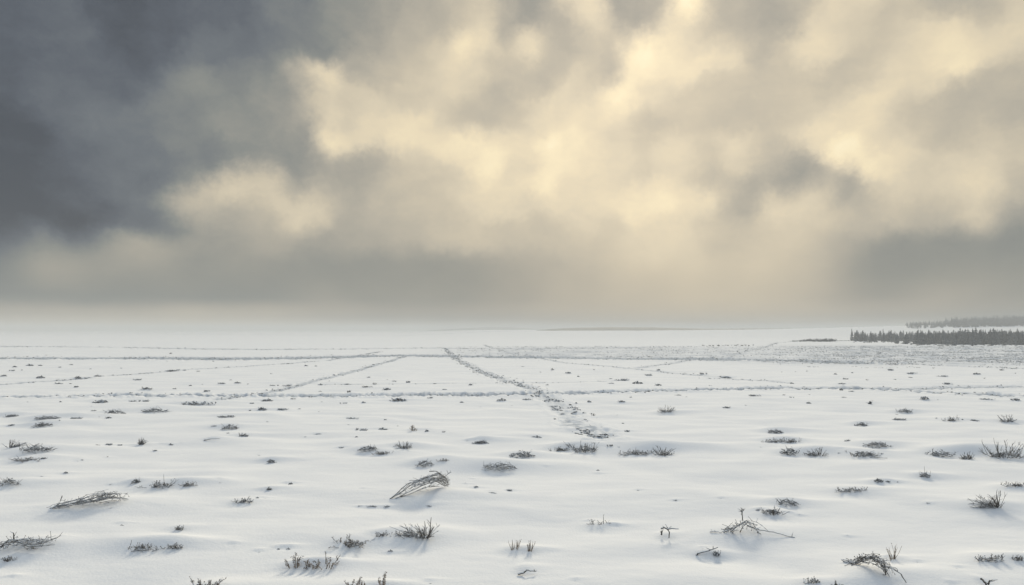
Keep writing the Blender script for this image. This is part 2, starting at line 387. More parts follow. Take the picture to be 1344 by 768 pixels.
# region, x, base y, width, height, builder, lean, name, category, label, short name for neighbours
HERO = [
 ('E', 52, 252, 125, 40, 'dome', .2, 'heather_hummock', 'heather', 'dark rounded heather clump half cut by the left edge of the picture', 'the heather clump at the left edge'),
 ('A', 190, 738, 195, 46, 'dome', .1, 'heather_hummock', 'heather', 'widest rounded heather hummock near the left edge, densely flecked with snow', 'the widest heather hummock'),
 ('A', 78, 718, 90, 50, 'fan', .8, 'twiggy_shrub', 'shrub', 'thin twiggy shrub leaning right, touching the left side of the widest heather hummock', None),
 ('E', 132, 132, 118, 34, 'seed', .1, 'leafy_shrub', 'shrub', 'low brownish leafy shrub just in front of the widest heather hummock', 'the brownish leafy shrub at left'),
 ('E', 690, 247, 55, 22, 'dome', 0, 'heather_hummock', 'heather', 'small dark heather ball left of the low shrub with two long curved twigs', None),
 ('E', 822, 262, 155, 42, 'low+', .2, 'spiky_shrub', 'shrub', 'low spiky shrub with two long curved twigs rising above it', 'the spiky shrub with two long twigs'),
 ('E', 950, 258, 80, 30, 'low', .5, 'low_shrub', 'shrub', 'small low twigs trailing right of the shrub with two long curved twigs', None),
 ('E', 920, 487, 52, 24, 'low', 0, 'low_shrub', 'shrub', 'tiny lone star-shaped twig clump in a shaded hollow of the left foreground', 'the star-shaped twig clump'),
 ('E', 1240, 347, 92, 30, 'low', .2, 'low_shrub', 'shrub', 'low grey shrub in a bluish hollow left of the arching stem bundle', 'the low grey shrub in the bluish hollow'),
 ('E', 722, 584, 165, 34, 'low', .3, 'creeping_shrub', 'shrub', 'sparse creeping brownish twigs with one thin upright shoot at their left end', 'the creeping brownish twigs'),
 ('E', 885, 576, 95, 28, 'low', .2, 'creeping_shrub', 'shrub', 'short creeping twigs lying right of the sparse brownish creeping twigs', None),
 ('E', 1035, 792, 150, 88, 'seed', 0, 'seedhead_bush', 'bush', 'bushy ball of dark seed heads cut by the bottom edge at left', 'the seed-head ball at the bottom edge'),
 ('F', 100, 133, 52, 20, 'dome', .3, 'heather_hummock', 'heather', 'small smooth dark hump with a snow tail trailing to its right, left of centre', 'the small dark hump with a snow tail'),
 ('F', 90, 281, 28, 24, 'fan', 0, 'upright_tuft', 'tuft', 'tiny dark upright tuft on the snow left of the arching stem bundle', None),
 ('B', 592, 733, 132, 32, 'dome', .2, 'heather_hummock', 'heather', 'flat heather clump left of the pale upright shrub, behind the arching stem bundle', 'the flat heather clump left of centre'),
 ('B', 655, 750, 80, 18, 'low', .1, 'low_shrub', 'shrub', 'thin strip of twigs at the front right of the flat heather clump', None),
 ('B', 770, 723, 112, 40, 'fan', 0, 'pale_shrub', 'shrub', 'pale thin upright shrub in a short row right of the flat heather clump', 'the pale upright shrub'),
 ('F', 887, 149, 112, 34, 'dome', .3, 'heather_hummock', 'heather', 'medium heather clump directly behind the arching stem bundle', 'the heather clump behind the arching bundle'),
 ('F', 980, 135, 55, 16, 'low', .2, 'low_shrub', 'shrub', 'few twigs trailing right of the clump behind the arching stem bundle', None),
 ('G', -12, 162, 215, 44, 'dome', .5, 'heather_hummock', 'heather', 'front clump of the overlapping heather pair near the middle of the field', 'the overlapping heather pair'),
 ('G', 92, 112, 150, 36, 'dome', .1, 'heather_hummock', 'heather', 'rear clump of the overlapping heather pair near the middle of the field', None),
 ('F', 830, 521, 235, 84, 'fan+', -.55, 'fan_shrub', 'shrub', 'large fan-shaped bare shrub sweeping left, nearest big shrub left of centre', 'the large fan-shaped shrub'),
 ('F', 668, 518, 52, 30, 'low', 0, 'low_shrub', 'shrub', 'few crooked twigs at the left foot of the large fan-shaped shrub', None),
 ('F', 505, 562, 150, 66, 'seed', .1, 'seedhead_bush', 'bush', 'brown seed-head bush with a twig to its right, left of the large fan-shaped shrub', 'the brown seed-head bush'),
 ('F', 216, 671, 52, 74, 'stalk', -.2, 'dry_stalk_clump', 'dry stalks', 'leftmost of three dry brown stalk clumps in a row, with one long leaning stem', None),
 ('F', 300, 669, 66, 50, 'stalk', 0, 'dry_stalk_clump', 'dry stalks', 'middle and shortest of three dry brown stalk clumps in a row', 'the row of three dry brown stalk clumps'),
 ('F', 382, 674, 92, 76, 'stalk', .2, 'dry_stalk_clump', 'dry stalks', 'rightmost and fullest of three dry brown stalk clumps in a row', None),
 ('F', 540, 800, 112, 74, 'stalk', 0, 'seedhead_stalks', 'dry stalks', 'sparse dotted seed-head stalks cut by the bottom edge, left of the tall brown stalk', None),
 ('F', 680, 796, 56, 96, 'stalk', .1, 'seedhead_stalks', 'dry stalks', 'tallest brown seed-head stalk at the bottom edge near the centre', 'the tall brown stalk at the bottom edge'),
 ('F', 1170, 33, 76, 16, 'dome', .1, 'heather_hummock', 'heather', 'thin flat heather streak behind and left of the overlapping heather pair', None),
 ('C', 288, 721, 90, 25, 'low', .2, 'low_shrub', 'shrub', 'low twigs joined to the left side of the shrub at the footpath end', None),
 ('C', 412, 719, 165, 60, 'bush', .1, 'twiggy_bush', 'bush', 'dense grey bush where the winding footpath ends, nearest plant of the path', 'the grey bush at the end of the footpath'),
 ('C', 690, 727, 185, 30, 'low', .2, 'creeping_shrub', 'shrub', 'long flat twigs lying left of the spiky fan, right of the footpath end', None),
 ('C', 808, 724, 125, 60, 'fan', .1, 'spiky_shrub', 'shrub', 'spiky fan of twigs standing at the right end of long flat twigs past the footpath', 'the spiky fan right of the footpath'),
 ('G', 60, 584, 62, 62, 'grass', 0, 'dry_grass_tuft', 'grass tuft', 'fuller of two thin dry grass tufts standing side by side near bottom centre', 'the pair of dry grass tufts'),
 ('G', 136, 593, 32, 62, 'grass', 0, 'dry_grass_tuft', 'grass tuft', 'thinner right one of two dry grass tufts side by side near bottom centre', None),
 ('G', 1088, 613, 36, 26, 'dome', 0, 'heather_hummock', 'heather', 'small dark clump on a bright snow ridge beside the lone bent stick', None),
 ('G', 498, 456, 92, 30, 'sparse', 0, 'sprig_cluster', 'sprig', 'sparse small sprigs with one thin tall shoot, right of centre foreground', 'the sparse sprigs with a tall shoot'),
 ('H', 52, 401, 104, 44, 'bush', -.2, 'twiggy_bush', 'bush', 'front left of two close dark bushes, with a long shoot bending left', 'the two close dark bushes'),
 ('H', 126, 352, 112, 36, 'dome', 0, 'heather_hummock', 'heather', 'rear right of two close dark bushes, a low dome', None),
 ('H', 458, 289, 142, 34, 'low', .3, 'low_shrub', 'shrub', 'wide low twiggy shrub casting a bluish shade to its right, right foreground', 'the wide low twiggy shrub'),
 ('H', 592, 238, 52, 16, 'dome', .2, 'heather_hummock', 'heather', 'small flat dark clump at the left end of a thin snow-crusted row', None),
 ('H', 828, 208, 62, 22, 'dome+', 0, 'heather_hummock', 'heather', 'small dark dome with one hair-thin upright shoot, on a shaded swell', 'the small dome with a hair-thin shoot'),
 ('H', 1292, 264, 115, 26, 'low', -.2, 'low_shrub', 'shrub', 'flat twiggy shrub cut by the right edge of the picture', 'the flat shrub at the right edge'),
 ('H', 1152, 366, 150, 92, 'fan', -.85, 'leaning_shrub', 'shrub', 'bristly shrub leaning strongly left with long pointed stems, far right foreground', 'the bristly shrub leaning left'),
 ('H', 665, 636, 46, 82, 'grass', -.2, 'dry_grass_tuft', 'grass tuft', 'pale dry sprout with two long thin blades behind the fallen branch heap', None),
 ('H', 1160, 642, 122, 34, 'low', .4, 'low_shrub', 'shrub', 'arched low twigs on a bright snow crest near the bottom right corner', 'the arched twigs near the bottom right corner'),
 ('H', 1318, 638, 64, 24, 'low', .2, 'low_shrub', 'shrub', 'twigs cut by the right edge on the same bright snow crest', None),
 ('H', 255, 757, 70, 36, 'low', 0, 'low_shrub', 'shrub', 'twigs in a blue hollow at the bottom edge, left of the fallen branch heap', 'the twigs in the blue hollow'),
 ('H', 385, 782, 92, 42, 'fan', 0, 'upright_shrub', 'shrub', 'fine upright shrub cut by the bottom edge, below the fallen branch heap', None),
 ('D', 65, 631, 92, 18, 'dome', .1, 'heather_hummock', 'heather', 'smooth flat dark dome, farthest of the shrub cluster right of centre', None),
 ('D', 62, 684, 100, 20, 'low', .1, 'low_shrub', 'shrub', 'thin low twigs in front of the smooth flat dome, right of centre', None),
 ('D', 140, 690, 82, 32, 'low', .4, 'low_shrub', 'shrub', 'twigs pointing up right beside thin low twigs, right of centre', None),
 ('D', 140, 743, 108, 38, 'dome', .1, 'heather_hummock', 'heather', 'rounded twiggy dome at the front of the shrub cluster right of centre', 'the rounded twiggy dome right of centre'),
 ('D', 272, 739, 128, 48, 'fan', -.3, 'upright_shrub', 'shrub', 'pale bristly shrub right of the rounded twiggy dome', None),
 ('D', 505, 754, 142, 36, 'bush', .2, 'twiggy_bush', 'bush', 'low bristly bush in front of the long smooth dark mound at right', 'the low bristly bush at right'),
 ('D', 575, 713, 142, 30, 'dome', .3, 'heather_hummock', 'heather', 'long smooth dark mound with pale snow below it, behind the low bristly bush', 'the long smooth dark mound'),
 ('D', 905, 741, 150, 34, 'dome', .3, 'heather_hummock', 'heather', 'leftmost of three shrubs in a row at right, a flat dome', 'the three shrubs in a row at right'),
 ('D', 1035, 743, 86, 46, 'fan', 0, 'upright_shrub', 'shrub', 'middle and smallest of three shrubs in a row at right', None),
 ('D', 1232, 751, 195, 80, 'bushfan', .1, 'upright_shrub', 'shrub', 'rightmost and largest of three shrubs in a row, spiky, near the right edge', 'the large spiky shrub near the right edge'),
 ('D', 1240, 584, 100, 44, 'fan', 0, 'upright_shrub', 'shrub', 'small spiky shrub behind the row of three at far right', 'the small spiky shrub at far right'),
 ('D', 950, 581, 80, 26, 'low', .6, 'low_shrub', 'shrub', 'low clump with a twig bent up right, behind the row of three shrubs', None),
 ('D', 720, 531, 92, 16, 'dome', .2, 'heather_hummock', 'heather', 'wide flat snow-capped tussock below the cross track at right', 'the wide tussock below the cross track'),
 ('D', 500, 596, 74, 18, 'dome', 0, 'heather_hummock', 'heather', 'round snow-capped tussock alone behind the long smooth dark mound', 'the round lone tussock'),
 ('D', 545, 496, 22, 18, 'cone', 0, 'upright_tuft', 'tuft', 'tiny dark pointed tuft like a cone, below the cross track right of centre', None),
 ('C', 828, 538, 92, 40, 'fan', 0, 'upright_shrub', 'shrub', 'bristly upright shrub alone below the cross track, right of the footpath', 'the bristly shrub below the cross track'),
 ('B', 822, 635, 32, 38, 'stalk', 0, 'brown_tuft', 'tuft', 'small brown upright tuft standing alone just left of centre', 'the small brown upright tuft'),
 ('B', 490, 446, 30, 22, 'fan', 0, 'upright_tuft', 'tuft', 'tiny upright tuft growing on the near cross track left of centre', None),
 ('A', 585, 547, 118, 27, 'dome', 0, 'heather_hummock', 'heather', 'neat dark half-dome below the cross track at left', 'the neat dark half-dome'),
 ('A', 1160, 619, 100, 28, 'dome', .2, 'heather_hummock', 'heather', 'dark dome with a short twig curling up at its right, left of centre', 'the dark dome with a curling twig'),
 ('A', 242, 573, 152, 14, 'dome', 0, 'heather_hummock', 'heather', 'long thin dark strip of heather just behind a flecked clump at left', None),
 ('A', 222, 603, 128, 27, 'dome', 0, 'heather_hummock', 'heather', 'snow-flecked clump right in front of the long thin dark strip at left', 'the clump in front of the long dark strip'),
 ('A', 782, 532, 165, 20, 'dome', .2, 'heather_hummock', 'heather', 'long flat snow-flecked clump below the cross track, right of the neat half-dome', 'the long flat clump at left'),
 ('A', 60, 553, 85, 13, 'dome', .2, 'heather_hummock', 'heather', 'thin dark streak of heather below the cross track near the left edge', None),
 ('A', 716, 704, 50, 44, 'fan', .6, 'upright_tuft', 'tuft', 'small bristly tuft leaning right in the left middle of the field', 'the bristly tuft leaning right'),
 ('A', 1232, 661, 62, 25, 'fan', .9, 'leaning_tuft', 'tuft', 'small flattened tuft pointing right, below the dark dome with a curling twig', None),
 ('A', 395, 373, 42, 17, 'dome', 0, 'heather_hummock', 'heather', 'small dark dome above the near cross track at left, roundest there', None),
 ('E', 36, 645, 50, 36, 'low', .3, 'low_shrub', 'sprig', 'thin bent twig below the thick branch bundle at the left edge', None),
 ('E', 1140, 600, 1, 1, 'skip', 0, '', '', '', None),
]
# polylines of sticks and branch bundles: region, list of strands (each photo points), thickness, jitter copies, with-tangle
BRANCH = [
 ('E', [[(245, 380), (285, 362), (360, 352), (450, 330), (520, 307), (580, 300), (612, 310)],
        [(262, 378), (300, 352), (314, 312)],
        [(270, 372), (350, 356), (460, 345), (560, 318), (610, 322), (655, 330)]], 34, 'bundle',
  'branch_bundle', 'branch', 'long arched bundle of bare stems lying on snow, thickest at its right end, left foreground', 'the long arched stem bundle at left'),
 ('E', [[(-60, 600), (-5, 578), (40, 545), (100, 545), (150, 560), (210, 556), (286, 528)],
        [(100, 546), (150, 570), (220, 566), (285, 562)],
        [(62, 540), (60, 515), (57, 500)]], 26, 'bundle',
  'branch_bundle', 'branch', 'thick knotty branch bundle entering from the left edge, low in the picture', 'the knotty branch bundle at the left edge'),
 ('F', [[(702, 331), (760, 295), (830, 245), (900, 215), (950, 205), (990, 230), (1003, 262)],
        [(735, 328), (790, 300), (870, 262), (940, 240), (985, 268)],
        [(905, 188), (940, 192), (975, 215), (1000, 240)],
        [(988, 218), (1002, 202), (1018, 194)],
        [(710, 326), (800, 250), (850, 235), (920, 225), (985, 250)],
        [(760, 325), (820, 300), (880, 270), (960, 272)], [(820, 245), (900, 235), (960, 228), (1000, 245), (998, 270)], [(860, 262), (910, 248), (960, 245), (995, 268)]], 44, 'bundle',
  'branch_bundle', 'branch', 'arching bundle of long bare stems curving down to the left, centre left foreground', 'the arching stem bundle'),
 ('G', [[(76, 711), (104, 706), (122, 692), (145, 697), (170, 696)], [(104, 706), (80, 708)]], 0, 'stick',
  'fallen_stick', 'stick', 'short crooked stick lying at the bottom edge near the centre', 'the crooked stick at bottom centre'),
 ('G', [[(985, 619), (1003, 604), (1035, 596), (1060, 584), (1097, 572)]], 0, 'stick',
  'fallen_stick', 'stick', 'lone bent stick resting on a bright snow ridge, right foreground', 'the lone bent stick'),
 ('G', [[(1125, 500), (1160, 485), (1200, 468), (1245, 438)], [(1165, 503), (1195, 470), (1245, 440), (1282, 458), (1308, 506)],
        [(1245, 462), (1290, 480), (1310, 486), (1380, 498), (1440, 516), (1490, 527)],
        [(1218, 440), (1215, 400), (1224, 380)], [(1216, 402), (1206, 385)], [(1210, 500), (1225, 470), (1250, 448)], [(1052, 497), (1100, 497)]], 12, 'heap',
  'branch_heap', 'branch', 'tent-like heap of broken branches with one long pole stretching down to the right', 'the tent-like branch heap'),
 ('G', [[(800, 480), (818, 476), (835, 484), (845, 500), (842, 529)], [(835, 484), (860, 479), (897, 482)], [(812, 512), (812, 490)]], 0, 'stick',
  'forked_twig', 'twig', 'Y-shaped forked twig standing out of the snow, left of the tent-like heap', 'the Y-shaped forked twig'),
 ('H', [[(418, 645), (440, 655), (470, 657), (520, 632), (570, 628), (610, 650), (632, 685), (655, 730)],
        [(610, 668), (650, 680), (700, 712), (728, 756)], [(600, 660), (630, 690), (628, 715), (615, 740)],
        [(540, 630), (590, 650), (625, 690)], [(490, 650), (560, 655), (615, 680), (632, 705)]], 26, 'heap',
  'branch_heap', 'branch', 'dark drooping tangle of branches with a bent limb reaching the bottom right', 'the drooping branch tangle'),
 ('H', [[(1118, 735), (1135, 750), (1148, 775)], [(1148, 772), (1158, 742)], [(1155, 748), (1163, 740)]], 0, 'stick',
  'forked_twig', 'twig', 'small Y-shaped twig cut by the bottom edge in the right corner', None),
 ('A', [[(1030, 683), (1065, 676), (1110, 675)]], 0, 'stick', 'buried_twig', 'twig', 'thin twig lying flat below the tuft that points right, left of centre', None),
]

SMALL = {
 'A': [(232,254,12),(18,360,40),(75,313,30),(150,305,55),(200,306,30),(300,315,20),(358,303,20),(490,360,45),(205,368,60),(610,320,12),(455,324,10),(690,378,50),(745,427,65),(880,425,20),(960,407,22),(1020,400,10),(1120,400,34),(1195,395,40),(1165,380,15),(385,415,30),(355,398,18),(300,397,50),(510,488,115),(670,486,40),(725,486,45),(385,570,80),(548,570,35),(990,497,140),(1270,497,30),(1140,562,110),(490,708,35),(550,703,50),(605,706,35),(815,700,10),(860,702,30),(780,735,25),(140,490,12),(305,490,20),(460,512,9),(475,535,25),(500,565,10),(1045,437,40),(870,333,60),(930,330,20),(1000,336,16),(1075,285,10),(860,247,20),(110,330,12),(60,334,25),(1250,400,12),(1080,612,22),(1150,648,16),(300,590,14),(60,605,50),(1260,530,18)],
 'B': [(100,348,10),(115,407,40),(180,412,40),(350,400,30),(480,400,25),(620,401,25),(720,387,25),(790,392,30),(925,397,20),(1105,405,30),(585,414,45),(685,427,50),(975,427,25),(345,437,20),(80,482,80),(210,476,25),(355,489,10),(465,497,35),(565,491,35),(745,480,98),(900,471,25),(1060,492,30),(1265,482,52),(55,527,62),(160,526,62),(240,525,20),(340,538,8),(505,572,55),(675,580,20),(555,630,60),(660,626,55),(740,612,12),(885,637,30),(970,642,20),(1155,680,70),(1090,685,10),(335,650,40),(80,590,15),(455,720,30),(685,378,8),(590,365,20),(275,308,25),(325,310,18),(1155,514,10),(490,605,14),(270,665,16),(530,667,22),(1120,340,14)],
 'C': [(250,330,25),(330,342,45),(735,357,40),(785,332,25),(545,375,20),(600,380,60),(675,395,60),(545,396,35),(785,407,42),(1125,364,80),(1045,409,12),(1010,350,35),(990,370,8),(960,347,12),(915,345,14),(120,479,40),(600,494,46),(435,490,30),(370,496,15),(645,467,20),(885,457,25),(925,465,8),(1125,518,50),(1270,459,50),(1225,507,12),(455,558,25),(575,556,10),(650,560,8),(475,570,10),(605,598,20),(625,637,40),(560,657,20),(175,666,62),(540,709,30),(585,713,15),(1018,645,8),(1300,718,10),(730,425,20),(190,340,10),(100,312,12),(460,328,12),(150,395,14),(185,412,14),(225,405,18),(72,372,12),(380,362,20),(45,508,8)],
 'D': [(755,347,45),(750,367,20),(935,398,60),(670,377,15),(910,360,50),(235,495,35),(415,467,25),(450,437,25),(400,430,30),(820,477,62),(1130,480,50),(1275,481,60),(1010,455,10),(1165,444,90),(680,553,14),(690,576,70),(1070,582,50),(430,687,30),(390,742,15),(605,748,20),(110,455,18),(150,467,20),(240,453,14),(420,375,30),(370,350,24),(290,348,12),(230,335,14),(170,337,12),(100,340,10),(455,343,14),(650,330,30),(1210,330,25),(1275,347,12),(1080,350,40),(1010,578,16),(880,572,16),(400,398,45),(885,476,10),(150,396,20),(530,380,18),(1120,372,14),(865,320,16)],
 'E': [(215,215,18),(335,196,30),(415,130,20),(225,121,32),(565,255,15),(1122,246,12),(565,375,18),(620,463,25),(1190,570,12),(75,719,6),(318,551,12),(30,726,8),(548,115,12),(395,136,10),(535,355,12),(925,44,8)],
 'F': [(38,108,10),(457,69,26),(200,253,32),(175,250,8),(1128,216,10),(1090,247,10),(1145,268,30),(1230,298,45),(615,366,40),(692,366,40),(553,364,20),(900,361,40),(138,584,28),(190,584,28),(710,594,30),(910,760,20),(570,279,8),(1100,32,12),(40,600,18),(70,328,10),(30,325,30),(1310,286,25)],
 'G': [(35,287,30),(690,286,16),(878,336,26),(1108,328,12),(435,432,12),(220,167,10),(485,184,20),(370,746,15),(12,195,8),(1300,385,34),(545,453,16),(580,455,12),(1018,583,12)],
 'H': [(690,241,12),(640,236,30),(138,399,10),(190,408,10),(790,650,16),(990,684,9),(955,764,12),(435,513,12),(845,350,20),(430,665,10),(635,628,14),(610,100,14)],
}

def zpx(reg, x, y):
    x0, y0, s = Z[reg]; return x0 + x / s, y0 + y / s

rngm = random.Random(5)
HEROES = []
for h in HERO:
    if h[5] == 'skip': continue
    px, py = zpx(h[0], h[1], h[2]); s = Z[h[0]][2]
    x, y = flat(px, py)
    HEROES.append((px, py, h[3] / s, h[4] / s, h))
    W = h[3] / s * y / FPX
    MOUNDS.append((x, y + 0.12 * W, min(0.22, (0.10 if 'dome' in h[5] else 0.075) * (0.4 + W)), 0.72 * W + 0.18, 0.52 * W + 0.16))
for b in BRANCH:
    pts = [p for st in b[1] for p in st]
    xs = [p[0] for p in pts]; yb = max(p[1] for p in pts)
    px, py = zpx(b[0], sum(xs) / len(xs), yb)
    x, y = flat(px, py); W = (max(xs) - min(xs)) / Z[b[0]][2] * y / FPX
    MOUNDS.append((x, y + 0.25, min(0.12, 0.08 * W + 0.02), 0.55 * W, 0.35 * W + 0.15))
for reg, lst in SMALL.items():
    for (a, b, w) in lst:
        px, py = zpx(reg, a, b); x, y = flat(px, py); W = w / Z[reg][2] * y / FPX
        MOUNDS.append((x, y + 0.1 * W, min(0.12, 0.05 * (0.3 + W)), 0.7 * W + 0.08, 0.4 * W + 0.08))

# ------------------------------------------------------------------ the snow field, one sheet to the horizon
def build_ground():
    ang = [-180 + 3.0 * k for k in range(0, 43)]                     # -180..-54
    ang += [-54 + 12.0 * k / 60 for k in range(1, 60)]               # to -42.x
    ang += list(np.arange(-42.0, 42.0001, 0.072))
    ang += [42 + 12.0 * k / 60 for k in range(1, 61)] + [54 + 3.0 * k for k in range(1, 42)]
    ang = np.radians(np.array(sorted(set(np.round(ang, 4)))))
    rr = [0.8, 1.6, 2.6, 3.8, 5, 6.2, 7.4, 8.4, 9.2]
    r = 10.0
    while r < 3000:
        rr.append(r)
        r += min(max(0.045, r * r / 3400.0 * 0.55), r * 0.0075 if r < 330 else r * 0.02)
    rr.append(3000.0)
    rr = np.array(rr)
    A, B = np.meshgrid(ang, rr)
    X = B * np.sin(A); Y = B * np.cos(A)
    na, nr = len(ang), len(rr)
    Zs = height(X.ravel(), Y.ravel())
    V = np.column_stack([X.ravel(), Y.ravel(), Zs])
    V = np.vstack([V, [[0, 0, float(height(0, 0)[0])]]])
    i = np.arange(nr - 1)[:, None]; j = np.arange(na)[None, :]
    j2 = (j + 1) % na
    quads = np.stack([i * na + j, (i + 1) * na + j, (i + 1) * na + j2, i * na + j2], -1).reshape(-1, 4)
    quads = quads[:, ::-1]
    hub = len(V) - 1
    tris = np.stack([np.full(na, hub), np.arange(na), (np.arange(na) + 1) % na], -1)[:, ::-1]
    me = bpy.data.meshes.new('snow_field')
    me.vertices.add(len(V)); me.vertices.foreach_set('co', V.ravel())
    nq, ntr = len(quads), len(tris)
    me.loops.add(nq * 4 + ntr * 3)
    me.loops.foreach_set('vertex_index', np.concatenate([quads.ravel(), tris.ravel()]).astype(np.int32))
    me.polygons.add(nq + ntr)
    starts = np.concatenate([np.arange(nq) * 4, nq * 4 + np.arange(ntr) * 3]).astype(np.int32)
    me.polygons.foreach_set('loop_start', starts)
    me.polygons.foreach_set('use_smooth', np.ones(nq + ntr, bool))
    me.update(calc_edges=True); me.validate()
    me.materials.append(M['snow'])
    at_ = me.attributes.new('trodden_shade', 'FLOAT', 'POINT'); at_.data.foreach_set('value', trodden_shade_mask(V[:, 0], V[:, 1]).astype(np.float32))
    o = bpy.data.objects.new('snow_field', me); COL.objects.link(o)
    # make the faces look up
    n = me.polygons[nq // 2].normal
    if n.z < 0: me.flip_normals()
    tag(o, None, kind='structure')
    print('ground', na, nr, len(V))
build_ground()

# ------------------------------------------------------------------ hero plants
def place(px, py):
    x, y = at(px, py)
    return x, y, float(height(x, y)[0])

ANCH = []          # (px, py, short name) for neighbour labels
for k, (px, py, wpx, hpx, h) in enumerate(HEROES):
    reg, X0, Y0, W0, H0, kind, lean, name, cat, label, short = h
    rng = random.Random(100 + k)
    x, y, z = place(px, py)
    s = y / FPX
    W = wpx * s
    if kind in ('dome', 'low', 'bush', 'low+'): hpx = hpx * 0.86
    T = max(0.05, hpx * s * 1.0)
    if short: ANCH.append((px, py, short))
    r = 0.0092 if y < 26 else (0.012 if y < 45 else 0.016)
    if 'dome' in kind or kind == 'cone':
        T = max(0.06, (hpx - 0.25 * wpx * 0.6 * H / y) * s)
        if kind == 'cone':
            mb = MB(); dome(mb, rng, W, T * 0.9, 0, 1.0, r); fan(mb, rng, W * 0.5, T * 1.3, 0, 12, r)
        else:
            mb = MB(); dome(mb, rng, W, T, lean, 1.25, r)
        if kind == 'dome+':
            root = empty(name, (x, y, z)); mb.build('twig_tangle', M['heath'], root)
            sh = MB(); sh.tube(wander(rng, (0, 0, T * 0.5), (0.2, 0, 1), hpx * s * 1.9, 5, 0.15), 0.007, 0.004, 4); sh.build('long_shoot', M['bark'], root)
            o = root
        else:
            o = mb.build(name, M['heath']); o.location = (x, y, z)
    elif kind in ('fan', 'fan+'):
        mb = MB(); fan(mb, rng, W, T, lean, int(11 + 13 * min(W, 1.5)) + (18 if kind == 'fan+' else (20 if abs(lean) > 0.8 and W > 0.6 else 0)), r, 3)
        if kind == 'fan+':
            root = empty(name, (x, y, z)); mb.build('twig_fan', M['bark'], root)
            for (dx, tx) in ((0.32, 0.04),):
                sh = MB()
                st = wander(rng, (dx * W, 0, 0), (tx * 3, 0, 1), hpx * s * rng.uniform(1.15, 1.35), 6, 0.1); sh.tube(st, 0.013, 0.006, 4)
                for j in (2, 3, 4): sh.tube(wander(rng, st[j], (rng.choice((-1, 1)) * 0.7, 0.1, 1), 0.14, 3, 0.2), 0.008, 0.004, 3)
                sh.build('long_shoot', M['bark'], root)
            lo = MB(); low(lo, rng, W * 0.9, T * 0.35, -0.6, r, 1, 14); lo.build('ground_twigs', M['bark'], root)
            o = root
        else:
            root = empty(name, (x, y, z)); mb.build('twig_fan', M['bark'], root)
            lo = MB(); low(lo, rng, W * 0.7, T * 0.3, lean, r, 1, 12); lo.build('ground_twigs', M['heath'], root)
            o = root
    elif kind in ('bush', 'bushfan'):
        root = empty(name, (x, y, z))
        mb = MB(); dome(mb, rng, W * 0.92, T * (0.55 if kind == 'bush' else 0.3), lean, 1.1, r, False); mb.build('twig_tangle', M['heath'], root)
        mb = MB(); fan(mb, rng, W * 0.95, T * 1.05, lean, 26 if kind == 'bush' else 34, r, 3, base=0.8); mb.build('twig_fan', M['bark'], root)
        o = root
    elif kind in ('low', 'low+', 'sparse'):
        mb = MB()
        low(mb, rng, W, T, lean, r * (0.8 if kind == 'sparse' else 1), 2, 6 if kind == 'sparse' else int(8 + 8 * W))
        if kind != 'sparse' and W > 0.4: dome(mb, rng, W * 0.6, T * 0.45, lean, 0.6, r, False)
        o = None
        if kind in ('low+', 'sparse') or 'upright shoot' in label:
            root = empty(name, (x, y, z)); mb.build('twig_tangle', M['bark'], root)
            shoots = {'low+': [(0.1, -0.1, 1.9), (0.25, 0.9, 1.7)], 'sparse': [(0.15, 0.02, 2.0)]}.get(kind, [(-0.42, 0.35, 2.0)])
            for dx, tx, ll in shoots:
                sh = MB(); st = wander(rng, (dx * W, 0, 0.0), (tx, 0, 1 if abs(tx) < .5 else 0.7), T * ll * 0.95, 6, 0.14); sh.tube(st, r * 0.9, r * 0.4, 4)
                sh.build('long_shoot', M['bark'], root)
            o = root
        else:
            o = mb.build(name, M['bark']); o.location = (x, y, z)
    elif kind in ('seed', 'stalk'):
        root = empty(name, (x, y, z))
        st, sd = MB(), MB()
        n = 18 if kind == 'seed' else 11
        fan(st, rng, W, T * (0.85 if kind == 'seed' else 1.0), lean, n, 0.0095, 3, 2 if kind == 'seed' else 3, sd, 0.7 if kind == 'seed' else 0.8, 0.022)
        if kind == 'seed': low(st, rng, W * 0.8, T * 0.3, 0.1, 0.009, 2, 10); dome(st, rng, W * 0.6, T * 0.4, 0, 0.7, 0.009, False)
        st.build('stems', M['straw'] if kind == 'stalk' else M['bark'], root)
        sd.build('seed_heads_leaves', M['seed'], root)  # mostly dry seed heads; leaves on the brownish leafy shrub
        o = root
    elif kind == 'grass':
        mb = MB(); grass(mb, rng, W, T, lean, 15); o = mb.build(name, M['straw']); o.location = (x, y, z)
    tag(o, label, cat)

